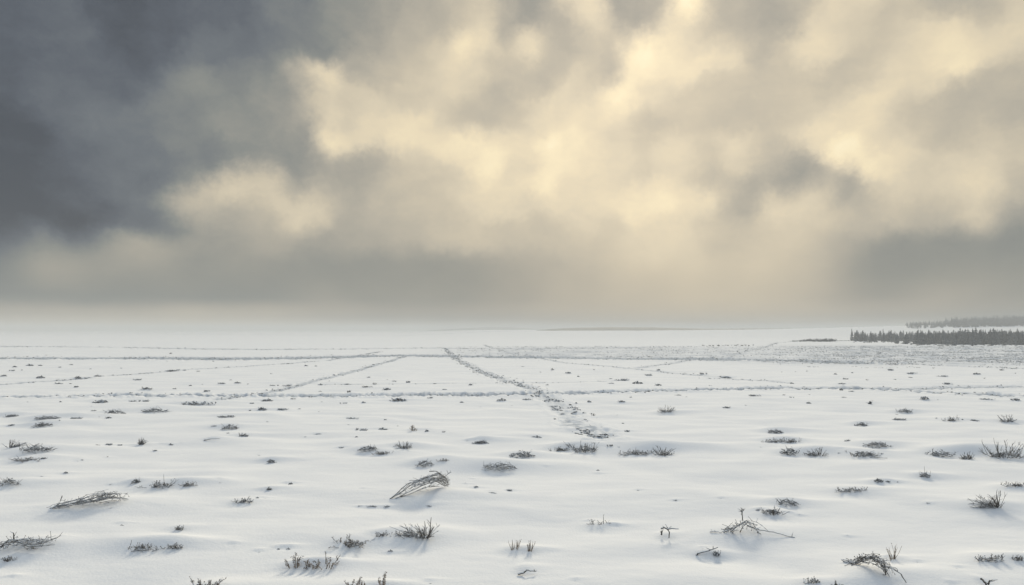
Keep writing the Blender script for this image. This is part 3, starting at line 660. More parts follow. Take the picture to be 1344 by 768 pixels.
# ------------------------------------------------------------------ branches, sticks and stem bundles
BASE = {0: [(245, 383), (655, 348)], 1: [(-60, 603), (40, 584), (286, 578)], 2: [(702, 334), (830, 303), (1003, 274)], 3: [(76, 712), (170, 705)], 4: [(985, 621), (1097, 613)],
        5: [(1052, 500), (1310, 509), (1490, 530)], 7: [(418, 652), (490, 668), (600, 702), (655, 742), (728, 758)]}   # where each one meets the snow
for k, (reg, strands, nextra, kind, name, cat, label, short) in enumerate(BRANCH):
    rng = random.Random(900 + k)
    s0 = Z[reg][2]
    allp = [p for st in strands for p in st]
    yb = max(p[1] for p in allp) - (8 if kind == 'heap' else 0)
    xc = sum(p[0] for p in allp) / len(allp)
    px, py = zpx(reg, xc, yb)
    x, y, z = place(px, py)
    if short: ANCH.append((px, py, short))
    s = y / FPX / s0
    # the ground climbs in the picture with depth, so low points of a strand lie nearer, high ends lie a little behind
    bl = BASE.get(k, [(min(p[0] for p in allp) - 1, yb), (max(p[0] for p in allp) + 1, yb)])
    gx = np.linspace(min(p[0] for p in allp) - 30, max(p[0] for p in allp) + 30, 14)
    gl = []
    for q in gx:
        bx_, by_ = zpx(reg, q, float(np.interp(q, [c[0] for c in bl], [c[1] for c in bl])))
        X_, Y_ = at(bx_, by_); gl.append((X_, Y_, float(height(X_, Y_)[0])))
    gl = np.array(gl)
    def world(p, dep):
        g = [np.interp(p[0], gx, gl[:, c]) for c in range(3)]
        yb_ = float(np.interp(p[0], [c[0] for c in bl], [c[1] for c in bl]))
        sc_ = g[1] / FPX / s0
        return np.array([g[0] - x, g[1] - y + dep, g[2] - z + max(0.0, (yb_ - p[1]) * sc_ - dep * H / g[1])])
    root = empty(name, (x, y, z))
    rr = 0.017 if kind == 'stick' else 0.0125
    def ground_fit(P):
        g = height(np.array([x + q[0] for q in P]), np.array([y + q[1] for q in P])) - z
        for q, gg in zip(P, g): q[2] = max(q[2], gg + 0.006)
        return P
    for i, st in enumerate(strands):
        dep = rng.uniform(-0.08, 0.08)
        P = []
        n = len(st)
        for j, p in enumerate(st):
            # ends that touch the snow sit on it: give them the depth their picture height implies
            dd = 0.0
            P.append(world(p, dep + dd))
        # refine
        Q = []
        for a, b in zip(P[:-1], P[1:]):
            for t in (0, 0.34, 0.67):
                Q.append(a * (1 - t) + b * t + np.array([rng.uniform(-1, 1) * 0.006 for _ in range(3)]))
        Q.append(P[-1]); Q = ground_fit(Q)
        mb = MB(); mb.tube(Q, rr * (1.25 if i < 3 else 0.9), rr * 0.6, 6)
        for _ in range(2 if kind == 'stick' else 4):
            j = rng.randint(1, len(Q) - 2)
            mb.tube(wander(rng, Q[j], (rng.uniform(-1, 1), rng.uniform(-.5, .5), rng.uniform(0, 1)), rng.uniform(0.05, 0.13), 3, 0.2), rr * 0.55, rr * 0.3, 4)
        mb.build('main_stem' if i == 0 else 'side_stem', M['bark'], root)
    if nextra:
        mb = MB()
        full = [st for st in strands if len(st) >= (4 if k == 5 else 5)][:2 if k == 5 else 9]
        def along(st, t):
            t = min(max(t, 0), 1) * (len(st) - 1); i0 = min(int(t), len(st) - 2); f = t - i0
            return np.array([st[i0][0] * (1 - f) + st[i0 + 1][0] * f, st[i0][1] * (1 - f) + st[i0 + 1][1] * f])
        for e in range(nextra):
            # loose stems, each between two of the main ones, starting and breaking off where it likes
            sa, sb = rng.choice(full), rng.choice(full)
            w = rng.uniform(-0.15, 1.15); a = rng.uniform(0.0, 0.7); b = min(1.0, a + rng.uniform(0.2, 0.6))
            off = np.array([rng.uniform(-10, 10), rng.uniform(-8, 12)]); drift = np.array([rng.uniform(-14, 14), rng.uniform(-16, 16)]); jd = rng.uniform(-0.2, 0.28)
            P = []; wob = np.zeros(2)
            for m_ in range(9):
                t = a + (b - a) * m_ / 8
                wob = wob + np.array([rng.uniform(-3.5, 3.5), rng.uniform(-4, 4)])
                P.append(world(along(sa, t) * (1 - w) + along(sb, t) * w + off + drift * m_ / 8 + wob, jd + 0.02 * m_ * rng.uniform(-1, 1)))
            P = ground_fit(P)
            mb.tube(P, rr * rng.uniform(0.45, 0.85), rr * 0.3, 4)
            if True:
                for _ in range(3 if kind == 'heap' or reg == 'E' else 2):
                    q = P[rng.randint(1, 7)]
                    tw = wander(rng, q, (rng.uniform(-1, 1), rng.uniform(-.6, .6), rng.uniform(-0.6, 0.8)), rng.uniform(0.06, 0.16), 3, 0.3)
                    mb.tube(ground_fit(tw), rr * 0.5, rr * 0.3, 3); mb.fleck(tw[-1], rr * 1.8, rng)
        mb.build('twig_tangle', M['bark'], root)
    tag(root, label, cat)

# ------------------------------------------------------------------ small tufts, each its own object
def mk_small(kind, seed):
    rng = random.Random(seed); mb = MB()
    if kind == 0: dome(mb, rng, 1.0, 0.20, rng.uniform(-.3, .3), 0.75, 0.026, False)
    elif kind == 1: low(mb, rng, 1.0, 0.24, rng.uniform(-.3, .5), 0.024, 2, 18)
    elif kind == 2: dome(mb, rng, 1.0, 0.13, 0.2, 0.6, 0.03, True)
    else: fan(mb, rng, 1.0, 0.5, 0, 16, 0.024, 2)
    me = bpy.data.meshes.new('tuft'); me.from_pydata([tuple(v) for v in mb.V], [], mb.F); me.materials.append(M['heath'] if kind != 3 else M['bark'])
    return me
SM = {k: [mk_small(k, 300 + 10 * k + j) for j in range(4)] for k in range(4)}
rng = random.Random(77)
used_labels = {}
small_items = []
for reg, lst in SMALL.items():
    for (a, b, w) in lst:
        px, py = zpx(reg, a, b)
        wpx = w / Z[reg][2]
        small_items.append((px, py + min(1.2, wpx * 0.05), wpx))
for (px, py, wpx) in small_items:
    x, y, z = place(px, py)
    W = max(wpx, 2.2) * y / FPX
    k = rng.choice((0, 0, 2, 1)) if wpx > 7 else rng.choice((0, 2, 2, 1, 3))
    o = bpy.data.objects.new('heather_tuft', rng.choice(SM[k])); COL.objects.link(o)
    o.location = (x, y, z - 0.01)
    o.scale = (W, W, W * rng.uniform(0.8, 1.25) * (0.5 if wpx > 18 else (0.75 if wpx > 9 else 1.15))); o.rotation_euler = (0, 0, rng.choice((0, math.pi)) + rng.uniform(-.4, .4))
    # the label comes from what it lies beside
    size = 'tiny' if wpx < 6 else ('small' if wpx < 14 else 'wide')
    shape = {0: 'dark heather tuft', 1: 'twiggy heather sprig', 2: 'flat heather patch', 3: 'upright heather tip'}[k]
    if py > 540:
        ax, ay, an = min(ANCH, key=lambda q: (q[0] - px) ** 2 + (3.0 * (q[1] - py)) ** 2)
        dx, dy = px - ax, (py - ay) * 3.0
        rel = ('right of' if dx > 0 else 'left of') if abs(dx) > abs(dy) else ('in front of' if dy > 0 else 'behind')
        lab = f'{size} {shape} {rel} {an}'
        grp = 'small heather tufts on the near snow'
    else:
        side = 'at left' if px < 448 else ('in the middle' if px < 896 else 'at right')
        if py > 519: lab = f'{size} {shape} just below the near cross track {side}'
        elif py > 496: lab = f'{size} {shape} just above the near cross track {side}'
        else: lab = f'{size} {shape} just below the far cross track {side}'
        grp = 'small heather tufts beside the tracks'
    tag(o, lab, 'heather tuft', grp)
used = {}
for o in [o for o in COL.objects if o.name.startswith('heather_tuft')]:
    used.setdefault(o['label'], []).append(o)
SIZEW = ['narrowest', 'second narrowest', 'widest']
for lab, os_ in used.items():
    if len(os_) > 1:
        # sort left to right and, where there are two or three, say which
        os_.sort(key=lambda o: o.location.x / o.location.y)
        if len(os_) == 2: nm = ['left', 'right']
        elif len(os_) == 3: nm = ['leftmost', 'middle', 'rightmost']
        else: nm = None
        if nm:
            for o, n in zip(os_, nm): o['label'] = n + ' ' + lab
        else:
            os_[0]['label'] = 'leftmost ' + lab; os_[-1]['label'] = 'rightmost ' + lab
            for o in os_[1:-1]: o['group'] = 'middle ones: ' + lab

# ------------------------------------------------------------------ ground cover along the tracks (nobody could count it)
def tri_template(mb):
    T = []
    for f in mb.F:
        for k in range(1, len(f) - 1): T.append((f[0], f[k], f[k + 1]))
    return np.array(mb.V, dtype=float), np.array(T, dtype=np.int64)

def scatter_mesh(name, templates, spots, mat, seed, squash=1.0):
    """one mesh of many rotated, scaled template pieces; spots: (x, y, z, size)"""
    rs = np.random.RandomState(seed); Vs, Ts = [], []; off = 0
    S = np.array(spots)
    which = rs.randint(0, len(templates), len(S))
    for k, (V, T) in enumerate(templates):
        P = S[which == k]
        if not len(P): continue
        a = rs.uniform(0, 6.283, len(P)); ca, sa = np.cos(a)[:, None], np.sin(a)[:, None]
        X = (V[None, :, 0] * ca - V[None, :, 1] * sa) * P[:, 3:4] * squash + P[:, 0:1]
        Y = (V[None, :, 0] * sa + V[None, :, 1] * ca) * P[:, 3:4] * squash + P[:, 1:2]
        Z_ = V[None, :, 2] * P[:, 3:4] * rs.uniform(0.8, 1.25, (len(P), 1)) + P[:, 2:3]
        Vs.append(np.stack([X, Y, Z_], -1).reshape(-1, 3))
        Ts.append((T[None] + (np.arange(len(P)) * len(V))[:, None, None] + off).reshape(-1, 3)); off += len(P) * len(V)
    V = np.vstack(Vs); T = np.vstack(Ts)
    me = bpy.data.meshes.new(name)
    me.vertices.add(len(V)); me.vertices.foreach_set('co', V.ravel())
    me.loops.add(len(T) * 3); me.loops.foreach_set('vertex_index', T.ravel().astype(np.int32))
    me.polygons.add(len(T)); me.polygons.foreach_set('loop_start', (np.arange(len(T)) * 3).astype(np.int32))
    me.update(calc_edges=True); me.materials.append(mat)
    o = bpy.data.objects.new(name, me); COL.objects.link(o); return o

def tuft_template(seed):
    rng = random.Random(seed); mb = MB()
    for _ in range(4):
        a = rng.uniform(0, 6.28); L = rng.uniform(0.5, 1.2)
        d = np.array([math.cos(a), math.sin(a), rng.uniform(0.1, 0.9)])
        p = np.array([rng.uniform(-1, 1) * 0.5, rng.uniform(-1, 1) * 0.5, -0.08])
        mb.tube([p, p + d * L * 0.5, p + d * L + np.array([0, 0, -0.25 * L])], 0.11, 0.06, 3)
    for _ in range(3): mb.fleck((rng.uniform(-.5, .5), rng.uniform(-.3, .3), rng.uniform(0, 0.3)), rng.uniform(0.35, 0.7), rng)
    return tri_template(mb)
TUFTS = [tuft_template(7000 + k) for k in range(8)]
def cover(name, label, spots, seed, mat='heath'):
    o = scatter_mesh(name, TUFTS, spots, M[mat], seed)
    tag(o, label, kind='stuff'); return o

COVER_LABEL = {
 'cross': 'broken heather and twigs strewn along the near cross track',
 'branch': 'twigs along the short upper branch of the near track at right',
 'far': 'dark stubble strewn along the straight far track',
 'foot': 'snow-flecked heather growing along the winding footpath in the middle',
 'left': 'thin heather line running diagonally up from the near track at left',
 'thin': 'faint dotted row of twigs above the near track',
 'rightfar': 'faint dotted diagonal of twigs right of the footpath',
 'hook': 'twigs along the hooked track below the far shrubs',
 'leftfar': 'faint diagonal of twigs across the far left field',
 'leftrow': 'short row of heather at the left edge above the near track',
 'pale': 'pale stubble along the hazy farthest track',
 'rightrow': 'short row of twigs above the near track right of centre',
 'edge': 'stubble along the front edge of the rough crust at right',
}
for ti, (n, pts, hw, am, den) in enumerate(TW):
    if den <= 0: continue
    rng = random.Random(500 + ti)
    nr_ = np.random.RandomState(500 + ti)
    spots = []
    for (ax, ay), (bx, by) in zip(pts[:-1], pts[1:]):
        L = math.hypot(bx - ax, by - ay)
        dm = 0.5 * (ay + by); cnt = int(min(6000, L * 2 * hw * den * ((42.0 / dm) ** 1.5 if n in ('foot', 'left') else 1.0)))
        for _ in range(cnt):
            t = rng.random(); q = rng.gauss(0, 0.5) * hw
            nx, ny = -(by - ay) / L, (bx - ax) / L
            x, y = ax + (bx - ax) * t + nx * q, ay + (by - ay) * t + ny * q
            if y < 20 or abs(x / y) > 0.85: continue
            spots.append((x, y))
    if not spots: continue
    X = np.array([p[0] for p in spots]); Y = np.array([p[1] for p in spots])
    keep = perlin(X / (1.7 + hw * 0.4), Y / (1.7 + hw * 0.4), 300 + ti) > (-0.12 if n != 'foot' else -0.08)
    if n == 'foot': keep &= (Y > 55) | (perlin(X / 1.3, Y / 2.4, 95) > -0.05)
    X, Y = X[keep], Y[keep]; Zz = height(X, Y)
    S = np.clip(0.045 + 0.0007 * Y, 0.05, 0.16) * nr_.uniform(0.4, 1.5, len(X))
    if n == 'foot': S = S * np.where(Y < 55, 1.45, 1.0)
    cover('trackside_heather' if n != 'far' and n != 'pale' and n != 'edge' else 'track_stubble', COVER_LABEL[n], list(zip(X, Y, Zz, S)), 600 + ti)

# stubble in rows through the rough crust at right and in the middle distance
nr_ = np.random.RandomState(9)
spots = []
for _ in range(60000):
    py = nr_.uniform(454.5, 483); px = nr_.uniform(600, 1400)
    if px < 1000 and py > 470: continue
    spots.append(flat(px, py))
X = np.array([p[0] for p in spots]); Y = np.array([p[1] for p in spots])
pxl = 672 + FPX * X / Y
dens = 0.36 + 0.55 * sstep(960, 1130, pxl)
pat = 0.5 + 0.9 * perlin(X / 14.0, Y / 2.6, 401) + 0.5 * perlin(X / 3, Y / 9, 402)
pyl = HZ + FPX * H / Y
pat = pat - 0.7 * sstep(474, 482, pyl)
keep = pat * dens > nr_.uniform(0.12, 0.75, len(X))
X, Y = X[keep], Y[keep]; Zz = height(X, Y)
S = np.clip(0.02 + 0.0008 * Y, 0.05, 0.2) * nr_.uniform(0.5, 1.3, len(X))
cover('field_stubble', 'thin stubble pricking through the wind-broken crust before the spruce grove', list(zip(X, Y, Zz, S)), 650)
print('cover', len(X))

# ------------------------------------------------------------------ trees
def spruce_parts(rng, T, full=1.0, nwh=13):
    tr = MB(); tr.tube([(0, 0, -0.3), (0, 0, T * 0.35), (0.01, 0, T * 0.97)], 0.022 * T + 0.02, 0.012, 6)
    cr = MB()
    z = T * 0.04
    lop = [rng.uniform(0.75, 1.2) for _ in range(8)]
    while z < T * 0.97:
        f = (z / T)
        rad = T * 0.235 * full * (1 - f) ** 0.78 * rng.uniform(0.8, 1.15) + 0.01 * T
        nb = rng.randint(6, 8) if f < 0.8 else 5
        a0 = rng.uniform(0, 6.28)
        for b in range(nb):
            if rng.random() < 0.08: continue
            a = a0 + b * 6.283 / nb + rng.uniform(-0.25, 0.25)
            L = rad * rng.uniform(0.65, 1.15) * lop[int((a % 6.283) / 6.283 * 8) % 8]
            ca, sa = math.cos(a), math.sin(a)
            w = L * 0.36 + 0.008 * T
            # a drooping spray with thickness: ridge line, two lower edges
            dz = -0.28 * L; up = 0.10 * T * (1 - f) * 0.35
            p0 = np.array([0, 0, z + up]); p1 = np.array([ca * L * 0.55, sa * L * 0.55, z + up * 0.6 + dz * 0.25]); p2 = np.array([ca * L, sa * L, z + dz + 0.25 * abs(dz)])
            side = np.array([-sa, ca, 0]) * w
            dn = np.array([0, 0, -0.10 * L - 0.01 * T])
            i = len(cr.V)
            cr.V += [p0, p1 + side * 0.55 + dn, p1, p1 - side * 0.55 + dn, p2, p0 + dn * 1.5, p1 + dn * 2.2]
            cr.F += [(i, i + 1, i + 2), (i, i + 2, i + 3), (i + 1, i + 4, i + 2), (i + 2, i + 4, i + 3), (i, i + 5, i + 6), (i, i + 6, i + 1), (i + 5, i + 3, i + 6), (i + 1, i + 6, i + 4), (i + 3, i + 4, i + 6)]
            # twig ends that roughen the outline
            for _ in range(2):
                q = p1 * (1 - (t := rng.random())) + p2 * t + np.array([rng.uniform(-1, 1), rng.uniform(-1, 1), rng.uniform(-.6, .6)]) * w * 0.5
                cr.fleck(q, w * rng.uniform(0.25, 0.5), rng)
        z += T / nwh * rng.uniform(0.55, 0.9) * (1.0 - 0.35 * f)
    # leader
    cr.tube([(0, 0, T * 0.9), (0, 0, T * 1.0)], 0.01 * T, 0.0024 * T, 4)
    return tr, cr

def make_mesh(mb, name, mat):
    me = bpy.data.meshes.new(name); me.from_pydata([tuple(v) for v in mb.V], [], mb.F); me.materials.append(mat); return me
TREES = []
for k in range(7):
    rng = random.Random(1000 + k)
    t, c = spruce_parts(rng, 1.0 * 5.0, (0.8, 1.0, 0.9, 1.1, 0.7, 1.0, 0.85)[k])
    TREES.append((make_mesh(t, 'trunk', M['trunk']), make_mesh(c, 'crown', M['needle'])))
def add_tree(x, y, T, k, rz, label, group, name='spruce_tree', z=None, wid=1.0):
    z = float(height(x, y)[0]) if z is None else z
    r = empty(name, (x, y, z)); r.scale = (T / 5 * wid, T / 5 * wid, T / 5); r.rotation_euler = (0, 0, rz)
    for nm, me in zip(('trunk', 'crown'), TREES[k]):
        o = bpy.data.objects.new(nm, me); COL.objects.link(o); o.parent = r
    return tag(r, label, 'tree', group)

rng = random.Random(42)
G1 = 'spruces of the near grove at right'
# back left wing of the grove (px 1115..1180), farther away
add_tree(*flat(1118, 447.5), 5.3, 4, 0.3, 'slim tall spruce at the far left tip of the grove', G1, wid=1.0)
pos = []
for i in range(66):
    px = 1121 + (1212 - 1121) * (i + rng.random()) / 66
    py = rng.uniform(446.3, 448.8)
    pos.append((px, py, 'left'))
# isolated spruces in the gap
for px in (1177, 1188, 1190, 1200, 1203): pos.append((px, 450.8 + rng.uniform(-.4, .4), 'gap'))
for i in range(205):
    px = 1203 + (1372 - 1203) * (i + rng.random()) / 205
    if i < 30 and rng.random() < 0.45: px = 1196 + rng.random() * 30
    depth = rng.random()
    py = 451.9 - 2.6 * depth + 0.7 * min(1, (px - 1203) / 60)
    pos.append((px, py, 'main'))
lab = {'left': 'frosted spruce in the thinner left wing of the near grove',
       'gap': 'small lone spruce in the gap between the wing and the main grove',
       'main': 'spruce in the dense main body of the near grove at right'}
for (px, py, w) in pos:
    x, y = at(px, py)
    top = {'left': 435.3, 'gap': 436.5, 'main': 434.9}[w] + min(4.5, rng.gauss(0.3, 2.3))
    if w == 'main': top -= 1.0 * sstep(1230, 1300, px)
    if w == 'left': top += 1.5 * (px - 1120) / 70
    T = (py - top) * y / FPX
    add_tree(x, y, max(2.2, T), rng.randrange(7), rng.uniform(0, 6.28), lab[w], G1 + (' (%s)' % {'left': 'left wing', 'gap': 'in the gap', 'main': 'main body'}[w]), wid=rng.choice((0.7, 0.9, 1.1, 1.4, 1.7)))

# low shrubs: the short hedge line left of the grove and the faint row farther left
def shrub_mesh(seed):
    rng = random.Random(seed); mb = MB()
    fan(mb, rng, 1.6, 1.0, 0, 34, 0.03, 3, 2, None, 0.7, 0.07)
    return make_mesh(mb, 'far_shrub', M['needle'])
SH = [shrub_mesh(2000 + k) for k in range(5)]
def far_shrub(px, py, hp, label, group, name='far_shrub', wid=1.0):
    x, y = at(px, py); o = bpy.data.objects.new(name, rng.choice(SH)); COL.objects.link(o)
    T = hp * y / FPX; o.location = (x, y, float(height(x, y)[0]) - 0.03); o.scale = (T * wid, T * wid, T); o.rotation_euler = (0, 0, rng.uniform(0, 6.28))
    tag(o, label, 'shrub', group)
for i in range(34):
    t = (i + rng.random()) / 34
    px = 1037 + 58 * t
    hp = (1.6 + 3.2 * t) * rng.uniform(0.5, 1.35)
    if t > 0.9: hp *= 0.8
    far_shrub(px, 448.0 + rng.uniform(-.5, .6), hp, 'low dark shrub in the short hedge line left of the spruce grove', 'shrubs of the short hedge line left of the grove', wid=0.9)
for i in range(8):
    far_shrub(1097 + i * 2.4, 447.6, 1.3 * rng.uniform(.7, 1.3), 'very low scrub between the hedge line and the spruce grove', 'scrub between hedge line and grove')
for i in range(22):
    t = (i + rng.random()) / 22
    far_shrub(921 + 68 * t, 454.2 + rng.uniform(-.5, .4) - 0.6 * t, rng.uniform(0.8, 2.2), 'tiny faint shrub in the dotted row on the rough crust right of centre', 'shrubs of the faint dotted row', wid=0.8)
for i in range(60):
    t = (i + rng.random()) / 60
    px = 1118 + 250 * t
    py = 449.2 + 4.2 * sstep(1165, 1215, px) + rng.uniform(-0.6, 0.9)
    far_shrub(px, py, rng.uniform(0.7, 3.2), 'low scrub bush at the ragged snowy foot of the near spruce grove', 'scrub along the foot of the grove')

# far wood on the snowy ridge: one mass
mbw = MB()
rng = random.Random(31)
V0 = {}
simple = []
for k in range(5):
    rg = random.Random(3000 + k); t, c = spruce_parts(rg, 1.0, 0.95, 8)
    simple.append(tri_template(c))
spots = []
for i in range(1300):
    u = rng.random() ** 0.75
    px = 1188 + 210 * u
    y = 520 + 110 * rng.random(); x = (px - 672) / FPX * y
    spots.append((x, y, 0, (4.2 + 1.4 * u) * rng.choice((0.7, 0.9, 1.0, 1.1, 1.3)) * (0.7 if u < 0.25 else 1)))
zs = base_height(np.array([q[0] for q in spots]), np.array([q[1] for q in spots]))
o = scatter_mesh('far_wood', simple, [(q[0], q[1], z_, q[3]) for q, z_ in zip(spots, zs)], M['needle'], 32, 1.1)
tag(o, 'hazy wood covering the low ridge behind the near grove at right', kind='stuff')

# ------------------------------------------------------------------ distant hills
def hill(px0, px1, prof, d, depth, seed):
    """long low wooded hill; prof: (px, rows above horizon)"""
    n, m = 260, 44
    X, T = np.meshgrid(np.linspace(px0, px1, n), np.linspace(-1, 1, m))
    ph = np.interp(X, [p[0] for p in prof], [p[1] for p in prof])
    k = np.clip(1 - np.abs(T) ** 2.0, 0, 1)
    zc = H + ph * d / FPX
    rough = 0.5 * perlin(X / 3.0, T * 3, seed) + 0.7 * perlin(X / 16.0, T, seed + 1)
    Zh = -0.6 + (zc + 0.6 + rough * d / FPX * 0.35) * k ** 0.5 * sstep(0, 0.04, (X - px0) / (px1 - px0)) * sstep(0, 0.04, (px1 - X) / (px1 - px0))
    Y = d + T * depth; Xw = (X - 672) / FPX * d
    V = np.column_stack([Xw.ravel(), Y.ravel(), Zh.ravel()])
    F = [(j * n + i, j * n + i + 1, (j + 1) * n + i + 1, (j + 1) * n + i) for j in range(m - 1) for i in range(n - 1)]
    o = mesh_obj('distant_hill', V.tolist(), F, M['farwood'], smooth=False); tag(o, None, kind='structure')
hill(690, 960, [(690, -3), (725, 0.2), (752, 1.6), (800, 2.6), (850, 2.3), (900, 1.0), (940, -0.6), (960, -2)], 690, 50, 1)
hill(880, 1240, [(880, -0.6), (930, 0.2), (1000, 0.7), (1100, 0.6), (1160, 1.0), (1240, 0.2)], 760, 60, 5)
hill(560, 730, [(560, -2), (600, 0.6), (640, 2.8), (668, 2.4), (700, 0.6), (730, -2)], 1700, 130, 9)

# ------------------------------------------------------------------ air
def haze():
    V = []; F = [(0, 1, 2, 3), (7, 6, 5, 4), (0, 4, 5, 1), (1, 5, 6, 2), (2, 6, 7, 3), (3, 7, 4, 0)]
    for z in (-2.2, 15.6):
        V += [(-3020, -3020, z), (-3020, 3020, z), (3020, 3020, z), (3020, -3020, z)]
    m = bpy.data.materials.new('winter_haze'); m.use_nodes = True
    nt = m.node_tree; nt.nodes.clear()
    out = nt.nodes.new('ShaderNodeOutputMaterial'); v = nt.nodes.new('ShaderNodeVolumePrincipled')
    v.inputs['Color'].default_value = (0.72, 0.74, 0.74, 1); v.inputs['Density'].default_value = 0.0012; v.inputs['Anisotropy'].default_value = 0.0
    nt.links.new(v.outputs[0], out.inputs['Volume'])
    o = mesh_obj('haze', V, F, m); tag(o, None, kind='stuff')
haze()

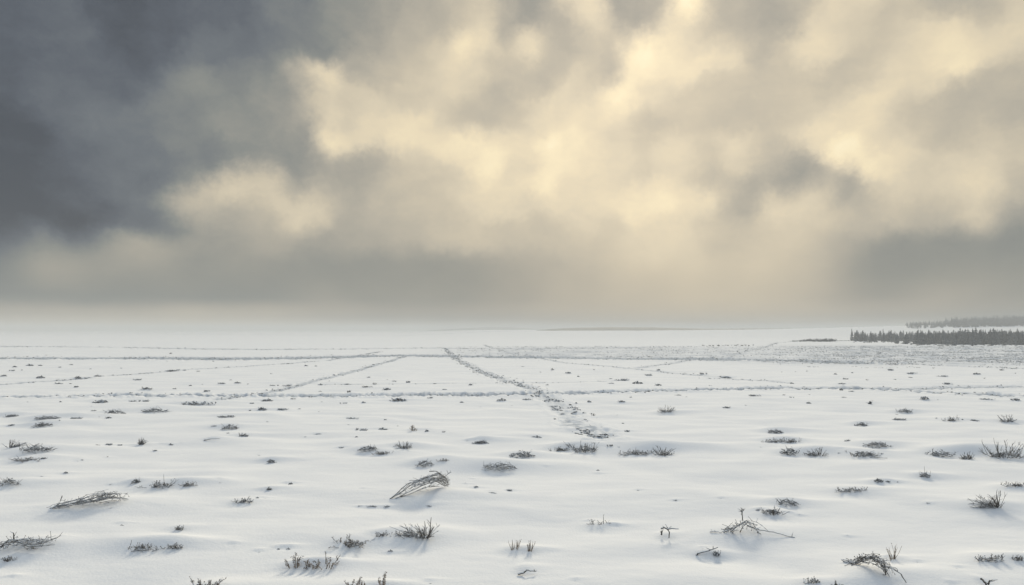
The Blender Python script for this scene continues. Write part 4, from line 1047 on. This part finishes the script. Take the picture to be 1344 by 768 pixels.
# ------------------------------------------------------------------ sky: cloud map as direction-space shader
SKY = [  # photo px, py, brightness 0..255 of the cloud there
 (0,0,105),(156,15,96),(104,52,112),(78,130,113),(0,156,98),(0,234,88),(0,80,103),(40,200,97),(60,40,110),(130,156,121),(182,172,124),(260,104,147),(234,167,138),(312,156,152),
 (338,52,117),(286,16,110),(220,30,102),(180,60,102),(208,78,112),(150,100,112),(160,200,120),(323,99,134),(300,60,120),(270,70,122),(240,120,138),(290,120,144),(375,52,132),(350,80,130),
 (416,31,150),(380,10,130),(400,60,148),(156,234,120),(104,260,106),(104,210,112),(60,230,100),(182,286,122),(140,290,112),(104,312,112),(70,285,104),(31,271,95),(0,290,104),(0,315,115),
 (31,312,119),(52,338,175),(78,349,173),(60,325,145),(167,323,176),(150,328,160),(100,340,157),(130,340,165),(104,385,155),(200,340,167),(20,350,145),(20,380,155),(234,364,157),(150,365,157),
 (180,390,157),(300,380,155),(330,345,160),(380,370,155),(224,281,138),(234,255,180),(225,262,165),(260,260,196),(245,270,184),(280,250,199),(297,240,202),(312,250,208),(338,234,198),(318,225,190),
 (350,245,200),(365,260,204),(385,291,210),(375,275,206),(411,265,208),(400,280,206),(396,240,166),(380,245,175),(420,250,181),(338,312,175),(360,310,181),(286,312,162),(290,290,172),(310,285,178),
 (330,275,188),(340,290,186),(250,291,166),(270,280,180),(443,364,153),(364,145,158),(350,120,152),(340,175,152),(364,198,152),(312,208,150),(330,215,157),(290,215,142),(260,208,138),(208,208,126),
 (219,245,128),(240,235,142),(190,245,124),(260,235,155),(390,200,152),(380,220,150),(386,120,157),(390,150,170),(410,26,128),(431,57,142),(400,52,125),(452,16,150),(504,21,165),(556,16,175),
 (478,62,168),(504,94,188),(452,78,172),(556,62,195),(530,47,182),(588,36,180),(582,57,205),(614,52,232),(629,68,222),(650,52,215),(660,26,195),(624,31,205),(598,16,188),(686,16,155),
 (676,42,170),(712,21,165),(739,42,172),(754,23,210),(702,62,221),(728,68,180),(765,57,182),(796,47,205),(780,78,188),(817,26,165),(843,10,160),(806,89,180),(817,73,222),(840,68,246),
 (827,52,229),(848,83,241),(817,115,243),(806,130,229),(832,125,233),(765,104,202),(712,99,182),(686,104,185),(660,89,195),(634,94,208),(650,120,185),(608,115,210),(582,104,215),(556,109,205),
 (535,125,205),(619,146,190),(660,156,190),(692,141,210),(712,156,220),(739,130,215),(765,156,224),(785,141,219),(421,104,217),(426,125,212),(423,161,216),(410,135,195),(405,172,165),(400,104,180),
 (447,130,205),(478,151,212),(504,167,220),(452,172,208),(431,195,226),(457,194,221),(483,182,224),(520,182,229),(556,177,227),(567,167,222),(582,161,205),(598,188,233),(598,203,229),(624,203,230),
 (645,214,242),(640,240,235),(660,193,224),(681,177,215),(692,208,220),(692,224,212),(707,240,241),(723,224,233),(739,208,233),(712,198,241),(754,188,233),(775,208,224),(775,167,226),(817,182,212),
 (843,156,195),(843,198,200),(806,224,215),(843,229,200),(832,271,231),(848,260,227),(806,260,222),(765,245,220),(733,260,220),(765,292,212),(692,271,212),(660,260,220),(634,276,215),(671,245,220),
 (608,240,210),(582,224,205),(546,208,205),(530,234,195),(504,208,185),(478,208,170),(452,224,168),(431,224,170),(416,208,165),(468,240,172),(410,245,180),(410,266,211),(403,286,208),(431,260,190),
 (452,281,180),(504,271,188),(556,271,195),(582,302,195),(530,312,182),(478,312,175),(442,318,168),(400,318,170),(619,312,198),(660,323,188),(712,312,192),(765,318,198),(817,312,200),(843,312,205),
 (400,344,155),(442,354,155),(504,354,153),(556,359,155),(598,365,155),(634,365,157),(671,359,165),(712,354,173),(765,354,181),(817,354,187),(843,365,190),(426,385,165),(504,388,160),(582,388,160),
 (660,388,167),(765,388,180),(843,388,187),(903,11,233),(897,29,221),(857,11,175),(823,11,165),(823,40,175),(806,63,178),(843,74,247),(863,69,241),(886,86,227),(926,69,222),(943,74,219),
 (874,46,227),(829,92,229),(817,120,245),(834,132,229),(811,143,234),(857,109,220),(800,172,212),(857,132,210),(863,166,192),(903,137,198),(943,115,195),(915,40,200),(955,17,175),(989,23,168),
 (1029,29,168),(943,46,188),(989,57,182),(1046,11,180),(1075,23,215),(1052,57,220),(1086,46,217),(1121,29,208),(1155,34,198),(1121,11,212),(1201,6,195),(1247,6,178),(1287,11,185),(1327,11,205),
 (1172,63,205),(1212,52,217),(1247,40,224),(1258,63,230),(1258,86,234),(1241,74,229),(1281,80,222),(1293,46,215),(1333,34,215),(1212,86,220),(1167,92,212),(1132,97,196),(1098,109,194),(1063,120,198),
 (1029,86,196),(1000,115,192),(972,149,188),(1018,155,192),(1063,143,205),(1109,132,212),(1144,137,222),(1167,115,220),(1212,109,215),(1126,155,224),(1086,166,222),(1063,178,228),(1046,183,205),(1098,200,243),
 (1086,195,233),(1115,212,232),(1144,226,234),(1167,221,229),(1178,206,222),(1155,183,220),(1201,183,210),(1178,166,205),(1212,149,192),(1258,137,186),(1247,172,186),(1287,126,184),(1315,115,188),(1333,143,184),
 (1315,172,192),(1293,195,205),(1333,195,200),(1241,206,205),(1258,229,212),(1287,235,216),(1315,229,204),(1333,241,190),(1201,229,205),(1224,252,205),(1172,246,212),(1144,246,200),(1121,241,168),(1109,258,168),
 (1132,258,178),(1098,229,180),(1086,246,195),(1069,212,170),(1052,223,166),(1029,212,172),(1041,246,168),(1000,206,190),(972,195,212),(960,212,205),(932,218,188),(937,235,180),(909,218,205),(874,200,215),
 (886,229,212),(834,218,215),(817,246,219),(852,263,234),(874,266,234),(834,281,229),(915,263,220),(937,258,224),(949,269,200),(983,252,170),(978,275,168),(1000,269,185),(1012,275,215),(1035,275,212),
 (1063,263,210),(1069,281,205),(1018,304,202),(1058,309,200),(1109,281,195),(1132,292,185),(1172,281,195),(1212,286,185),(1247,275,190),(1281,281,205),(1298,281,200),(1333,281,165),(834,309,220),(886,304,215),
 (943,304,195),(966,321,190),(903,338,205),(834,344,210),(1000,344,200),(1058,344,190),(1086,326,182),(1115,321,170),(1132,344,155),(1167,338,150),(1201,332,151),(1247,321,150),(1287,321,152),(1327,321,148),
 (1144,367,150),(1189,367,153),(1247,355,155),(1287,361,160),(1333,355,155),(1086,367,177),(1041,378,187),(972,378,193),(886,378,193),(829,378,189),(1121,389,170),(1172,395,170),(1230,389,175),(1287,395,170),
 (1333,389,165),(0,412,181),(0,422,188),(150,412,187),(150,422,192),(300,412,185),(300,422,190),(450,412,177),(450,422,182),(600,412,173),(600,422,177),(750,412,183),(750,422,183),(900,412,189),(900,422,187),(1050,412,187),(1050,422,185),(1200,412,177),(1200,422,178),(1340,412,170),(1340,422,172),(0,431,198),(150,431,200),(300,431,198),
 (450,431,190),(600,431,184),(750,431,186),(900,431,188),(1050,431,186),(1200,431,182),(1340,431,178)
]
def az_el(px, py):
    u = (px - 672) / FPX; v = (HZ - py) / FPX
    return math.atan(u), math.atan2(v, math.sqrt(1 + u * u))
AZR, EL0, EL1 = R(43), R(-1), R(29)
NU, NV = 63, 63
def sky_map():
    gu = np.linspace(-AZR, AZR, NU); gv = np.linspace(EL0, EL1, NV)
    U, Vv = np.meshgrid(gu, gv, indexing='ij')
    AE = np.array([az_el(p[0], p[1]) for p in SKY]); PY = np.array([p[1] for p in SKY], float)
    want = (np.array([p[2] for p in SKY]) / 255.0 - 0.72) * 1.03 + 0.69
    ru = np.where(PY > 405, 120, np.where(PY > 340, 36, np.where(PY > 300, 24, 17))) / FPX
    rv = np.where(PY > 405, 10, np.where(PY > 340, 24, np.where(PY > 300, 20, 17))) / FPX
    def weights(a, e):
        da = np.asarray(a).ravel()[:, None] - AE[None, :, 0]; de = np.asarray(e).ravel()[:, None] - AE[None, :, 1]
        w = np.exp(-(da / ru) ** 2 - (de / rv) ** 2) + 1e-11 / (da ** 2 + de ** 2 + 1e-4) ** 2
        return w / w.sum(1, keepdims=True)
    Wp = weights(AE[:, 0], AE[:, 1]); val = want.copy()
    for _ in range(3): val = np.clip(val + 0.55 * (want - Wp @ val), 0.22, 1.08)
    Bq = (weights(U, Vv) @ val).reshape(U.shape)
    # the haze box in front of the sky already adds its own veil: take it out of the map
    Tr = np.maximum(np.exp(-0.0011 * 10.5 / np.tan(np.maximum(Vv, R(0.6)))), 0.5)
    return np.clip((Bq - (1 - Tr) * 0.74) / Tr, 0.3, 1.0)
B = sky_map()
Bm = float(B.mean())
Uq, Sq, Vq = np.linalg.svd(B - Bm)
RANK = 24
print('sky rank residual', float(np.abs((Uq[:, :RANK] * Sq[:RANK]) @ Vq[:RANK] - (B - Bm)).max()))

def build_world():
    w = bpy.data.worlds.new('World'); scene.world = w; w.use_nodes = True
    nt = w.node_tree; N = nt.nodes; L = nt.links; N.clear()
    out = N.new('ShaderNodeOutputWorld'); bg = N.new('ShaderNodeBackground'); L.new(bg.outputs[0], out.inputs[0])
    tc = N.new('ShaderNodeTexCoord')
    nrm = N.new('ShaderNodeVectorMath'); nrm.operation = 'NORMALIZE'; L.new(tc.outputs['Generated'], nrm.inputs[0])
    D = nrm.outputs[0]
    def math_(op, a, b=None, c=None, clamp=False):
        n = N.new('ShaderNodeMath'); n.operation = op; n.use_clamp = clamp
        for i, v in enumerate((a, b, c)):
            if v is None: continue
            if isinstance(v, (int, float)): n.inputs[i].default_value = v
            else: L.new(v, n.inputs[i])
        return n.outputs[0]
    def vm(op, a, b=None, c=None, scale=None):
        n = N.new('ShaderNodeVectorMath'); n.operation = op
        for i, v in enumerate((a, b, c)):
            if v is None: continue
            if isinstance(v, tuple): n.inputs[i].default_value = v
            else: L.new(v, n.inputs[i])
        if scale is not None: n.inputs['Scale'].default_value = scale
        return n
    def noise(vec, sc, det, rough=0.5):
        n = N.new('ShaderNodeTexNoise'); n.inputs['Scale'].default_value = sc; n.inputs['Detail'].default_value = det; n.inputs['Roughness'].default_value = rough
        L.new(vec, n.inputs['Vector']); return n
    sep0 = N.new('ShaderNodeSeparateXYZ'); L.new(D, sep0.inputs[0])
    el0 = math_('ARCSINE', sep0.outputs['Z'])
    # turbulence bends the cloud edges; calmer towards the horizon
    calm = N.new('ShaderNodeMapRange'); calm.interpolation_type = 'SMOOTHSTEP'
    calm.inputs['From Min'].default_value = R(2.0); calm.inputs['From Max'].default_value = R(10)
    calm.inputs['To Min'].default_value = 0.12; L.new(el0, calm.inputs['Value'])
    n1 = noise(D, 7.0, 3, 0.5); n2 = noise(D, 34.0, 7, 0.66)
    w1 = vm('SUBTRACT', n1.outputs['Color'], (0.5, 0.5, 0.5)).outputs[0]
    w2 = vm('SUBTRACT', n2.outputs['Color'], (0.5, 0.5, 0.5)).outputs[0]
    s1 = vm('SCALE', w1, scale=0.035).outputs[0]; 
    s2 = vm('SCALE', w2, scale=0.04).outputs[0]
    sm = vm('ADD', s1, s2).outputs[0]
    sc = N.new('ShaderNodeVectorMath'); sc.operation = 'SCALE'; L.new(sm, sc.inputs[0]); L.new(calm.outputs[0], sc.inputs['Scale'])
    Dw = vm('NORMALIZE', vm('ADD', D, sc.outputs[0]).outputs[0]).outputs[0]
    sep = N.new('ShaderNodeSeparateXYZ'); L.new(Dw, sep.inputs[0])
    az = math_('ARCTAN2', sep.outputs['X'], sep.outputs['Y']); el = math_('ARCSINE', sep.outputs['Z'])
    fu = math_('MULTIPLY_ADD', az, 1 / (2 * AZR), 0.5, True)
    fv = math_('MULTIPLY_ADD', el, 1 / (EL1 - EL0), -EL0 / (EL1 - EL0), True)
    acc = None
    fuA = math_('MULTIPLY', fu, 2.0, None, True); fuB = math_('MULTIPLY_ADD', fu, 2.0, -1.0, True); half = math_('GREATER_THAN', fu, 0.5)
    fvA = math_('MULTIPLY', fv, 2.0, None, True); fvB = math_('MULTIPLY_ADD', fv, 2.0, -1.0, True); halfv = math_('GREATER_THAN', fv, 0.5)
    def mixv(a_, b_, h_=None):
        m_ = N.new('ShaderNodeMix'); m_.data_type = 'VECTOR'; L.new(h_ or half, m_.inputs['Factor']); L.new(a_, m_.inputs[4]); L.new(b_, m_.inputs[5]); return m_.outputs[1]
    def ramp(fac, vals):   # vals (n,3) -> vector output with real values
        lo = vals.min(0); hi = vals.max(0); sp = np.maximum(hi - lo, 1e-6)
        n = N.new('ShaderNodeValToRGB'); cr = n.color_ramp; cr.interpolation = 'CARDINAL'
        m_ = len(vals)
        while len(cr.elements) < m_: cr.elements.new(0.5)
        for i in range(m_): cr.elements[i].position = i / (m_ - 1)
        for i in range(m_):
            q = 0.08 + 0.84 * (vals[i] - lo) / sp; cr.elements[i].color = (float(q[0]), float(q[1]), float(q[2]), 1)
        L.new(fac, n.inputs['Fac'])
        return vm('MULTIPLY_ADD', n.outputs['Color'], tuple(float(v) for v in sp / 0.84), tuple(float(v) for v in (lo - 0.08 * sp / 0.84))).outputs[0]
    for g in range(RANK // 3):
        ks = slice(3 * g, 3 * g + 3)
        Uk = Uq[:, ks] * Sq[ks]
        F_ = mixv(ramp(fuA, Uk[:32]), ramp(fuB, Uk[31:])); Vk = Vq[ks].T; G_ = mixv(ramp(fvA, Vk[:32]), ramp(fvB, Vk[31:]), halfv)
        d = vm('DOT_PRODUCT', F_, G_).outputs['Value']
        acc = math_('ADD', d, Bm if acc is None else acc)
    # fine cloud texture
    st = N.new('ShaderNodeMapping'); st.inputs['Rotation'].default_value = (0, R(-24), 0); st.inputs['Scale'].default_value = (0.75, 1, 1.9); L.new(D, st.inputs['Vector'])
    st2 = N.new('ShaderNodeMapping'); st2.inputs['Scale'].default_value = (0.8, 1, 1.5); L.new(Dw, st2.inputs['Vector'])
    n3 = noise(st.outputs[0], 9.0, 7, 0.6); n4 = noise(st2.outputs[0], 38.0, 8, 0.72)
    t3 = math_('MULTIPLY_ADD', n3.outputs['Fac'], 0.085, -0.0425); t4 = math_('MULTIPLY_ADD', n4.outputs['Fac'], 0.085, -0.0425)
    tt = math_('MULTIPLY', math_('ADD', t3, t4), calm.outputs[0])
    b = math_('ADD', acc, tt)
    # brightness -> cloud colour (thick cloud slate, thin cloud cream)
    cr = N.new('ShaderNodeValToRGB'); L.new(b, cr.inputs['Fac'])
    stops = [(80,(75,80,87)),(95,(90,96,104)),(112,(107,113,118)),(135,(133,136,132)),(155,(158,155,145)),(175,(181,174,158)),(190,(197,187,166)),(205,(213,201,176)),(220,(229,214,183)),(235,(245,229,192)),(252,(255,243,208))]
    e = cr.color_ramp.elements
    while len(e) < len(stops): e.new(0.5)
    for i, (p, c) in enumerate(stops): e[i].position = p / 255
    for i, (p, c) in enumerate(stops): e[i].color = (*lin(c), 1)
    # overhead and behind: broken bright overcast
    hi = N.new('ShaderNodeMapRange'); hi.interpolation_type = 'SMOOTHSTEP'
    hi.inputs['From Min'].default_value = R(27); hi.inputs['From Max'].default_value = R(44); L.new(el0, hi.inputs['Value'])
    bk = N.new('ShaderNodeMapRange'); bk.interpolation_type = 'SMOOTHSTEP'
    bk.inputs['From Min'].default_value = 0.55; bk.inputs['From Max'].default_value = 0.15; L.new(sep0.outputs['Y'], bk.inputs['Value'])
    msk = math_('MAXIMUM', hi.outputs[0], bk.outputs[0])
    oc = N.new('ShaderNodeValToRGB'); nn = noise(D, 2.6, 5, 0.55); L.new(nn.outputs['Fac'], oc.inputs['Fac'])
    oc.color_ramp.elements[0].position = 0.3; oc.color_ramp.elements[0].color = (0.295, 0.35, 0.415, 1)
    oc.color_ramp.elements[1].position = 0.7; oc.color_ramp.elements[1].color = (0.515, 0.585, 0.665, 1)
    mx = N.new('ShaderNodeMix'); mx.data_type = 'RGBA'; L.new(msk, mx.inputs['Factor']); L.new(cr.outputs['Color'], mx.inputs['A']); L.new(oc.outputs['Color'], mx.inputs['B'])
    # below the horizon: snow plain beyond the sheet
    dn = N.new('ShaderNodeMapRange'); dn.inputs['From Min'].default_value = 0.0; dn.inputs['From Max'].default_value = R(-1.0); L.new(el0, dn.inputs['Value'])
    m2 = N.new('ShaderNodeMix'); m2.data_type = 'RGBA'; L.new(dn.outputs[0], m2.inputs['Factor']); L.new(mx.outputs['Result'], m2.inputs['A']); m2.inputs['B'].default_value = (0.50, 0.50, 0.48, 1)
    # clear daylight sky behind the cover, shining faintly through
    sk = N.new('ShaderNodeTexSky'); sk.sky_type = 'NISHITA'; sk.sun_disc = False; sk.sun_elevation = SUN_EL; sk.sun_rotation = SUN_AZ; sk.dust_density = 3
    skm = vm('SCALE', sk.outputs['Color'], scale=0.08).outputs[0]
    m3 = N.new('ShaderNodeMix'); m3.data_type = 'RGBA'; m3.inputs['Factor'].default_value = 0.97
    L.new(skm, m3.inputs['A']); L.new(m2.outputs['Result'], m3.inputs['B'])
    L.new(m3.outputs['Result'], bg.inputs['Color']); bg.inputs['Strength'].default_value = 1.0
    w.cycles.sampling_method = 'MANUAL'; w.cycles.sample_map_resolution = 512
build_world()

# ------------------------------------------------------------------ sun behind thin cloud
sl = bpy.data.lights.new('sun', 'SUN'); sl.energy = 3.0; sl.angle = R(13); sl.color = (1.0, 0.89, 0.70)
so = bpy.data.objects.new('sun', sl); COL.objects.link(so)
so.rotation_euler = (math.pi / 2 - SUN_EL, 0, -SUN_AZ + math.pi)
# lamp shines along its -Z: place it so that -Z points away from the sun's direction
from mathutils import Vector
dvec = Vector((math.sin(SUN_AZ) * math.cos(SUN_EL), math.cos(SUN_AZ) * math.cos(SUN_EL), math.sin(SUN_EL)))
so.rotation_euler = dvec.to_track_quat('Z', 'Y').to_euler()

# ------------------------------------------------------------------ camera
cam = bpy.data.cameras.new('camera'); cam.sensor_width = 36; cam.lens = 24; cam.shift_y = 48 / 1344.0
cam.clip_start = 0.1; cam.clip_end = 9000
co = bpy.data.objects.new('camera', cam); COL.objects.link(co)
co.location = (0, 0, H); co.rotation_euler = (math.pi / 2, 0, 0)
scene.camera = co

scene.view_settings.view_transform = 'Standard'; scene.view_settings.look = 'None'
scene.view_settings.exposure = 0; scene.view_settings.gamma = 1; scene.view_settings.use_curve_mapping = False
cy = scene.cycles
cy.max_bounces = 5; cy.diffuse_bounces = 3; cy.glossy_bounces = 2; cy.volume_bounces = 2; cy.transmission_bounces = 2
cy.use_denoising = True
cy.caustics_reflective = False; cy.caustics_refractive = False
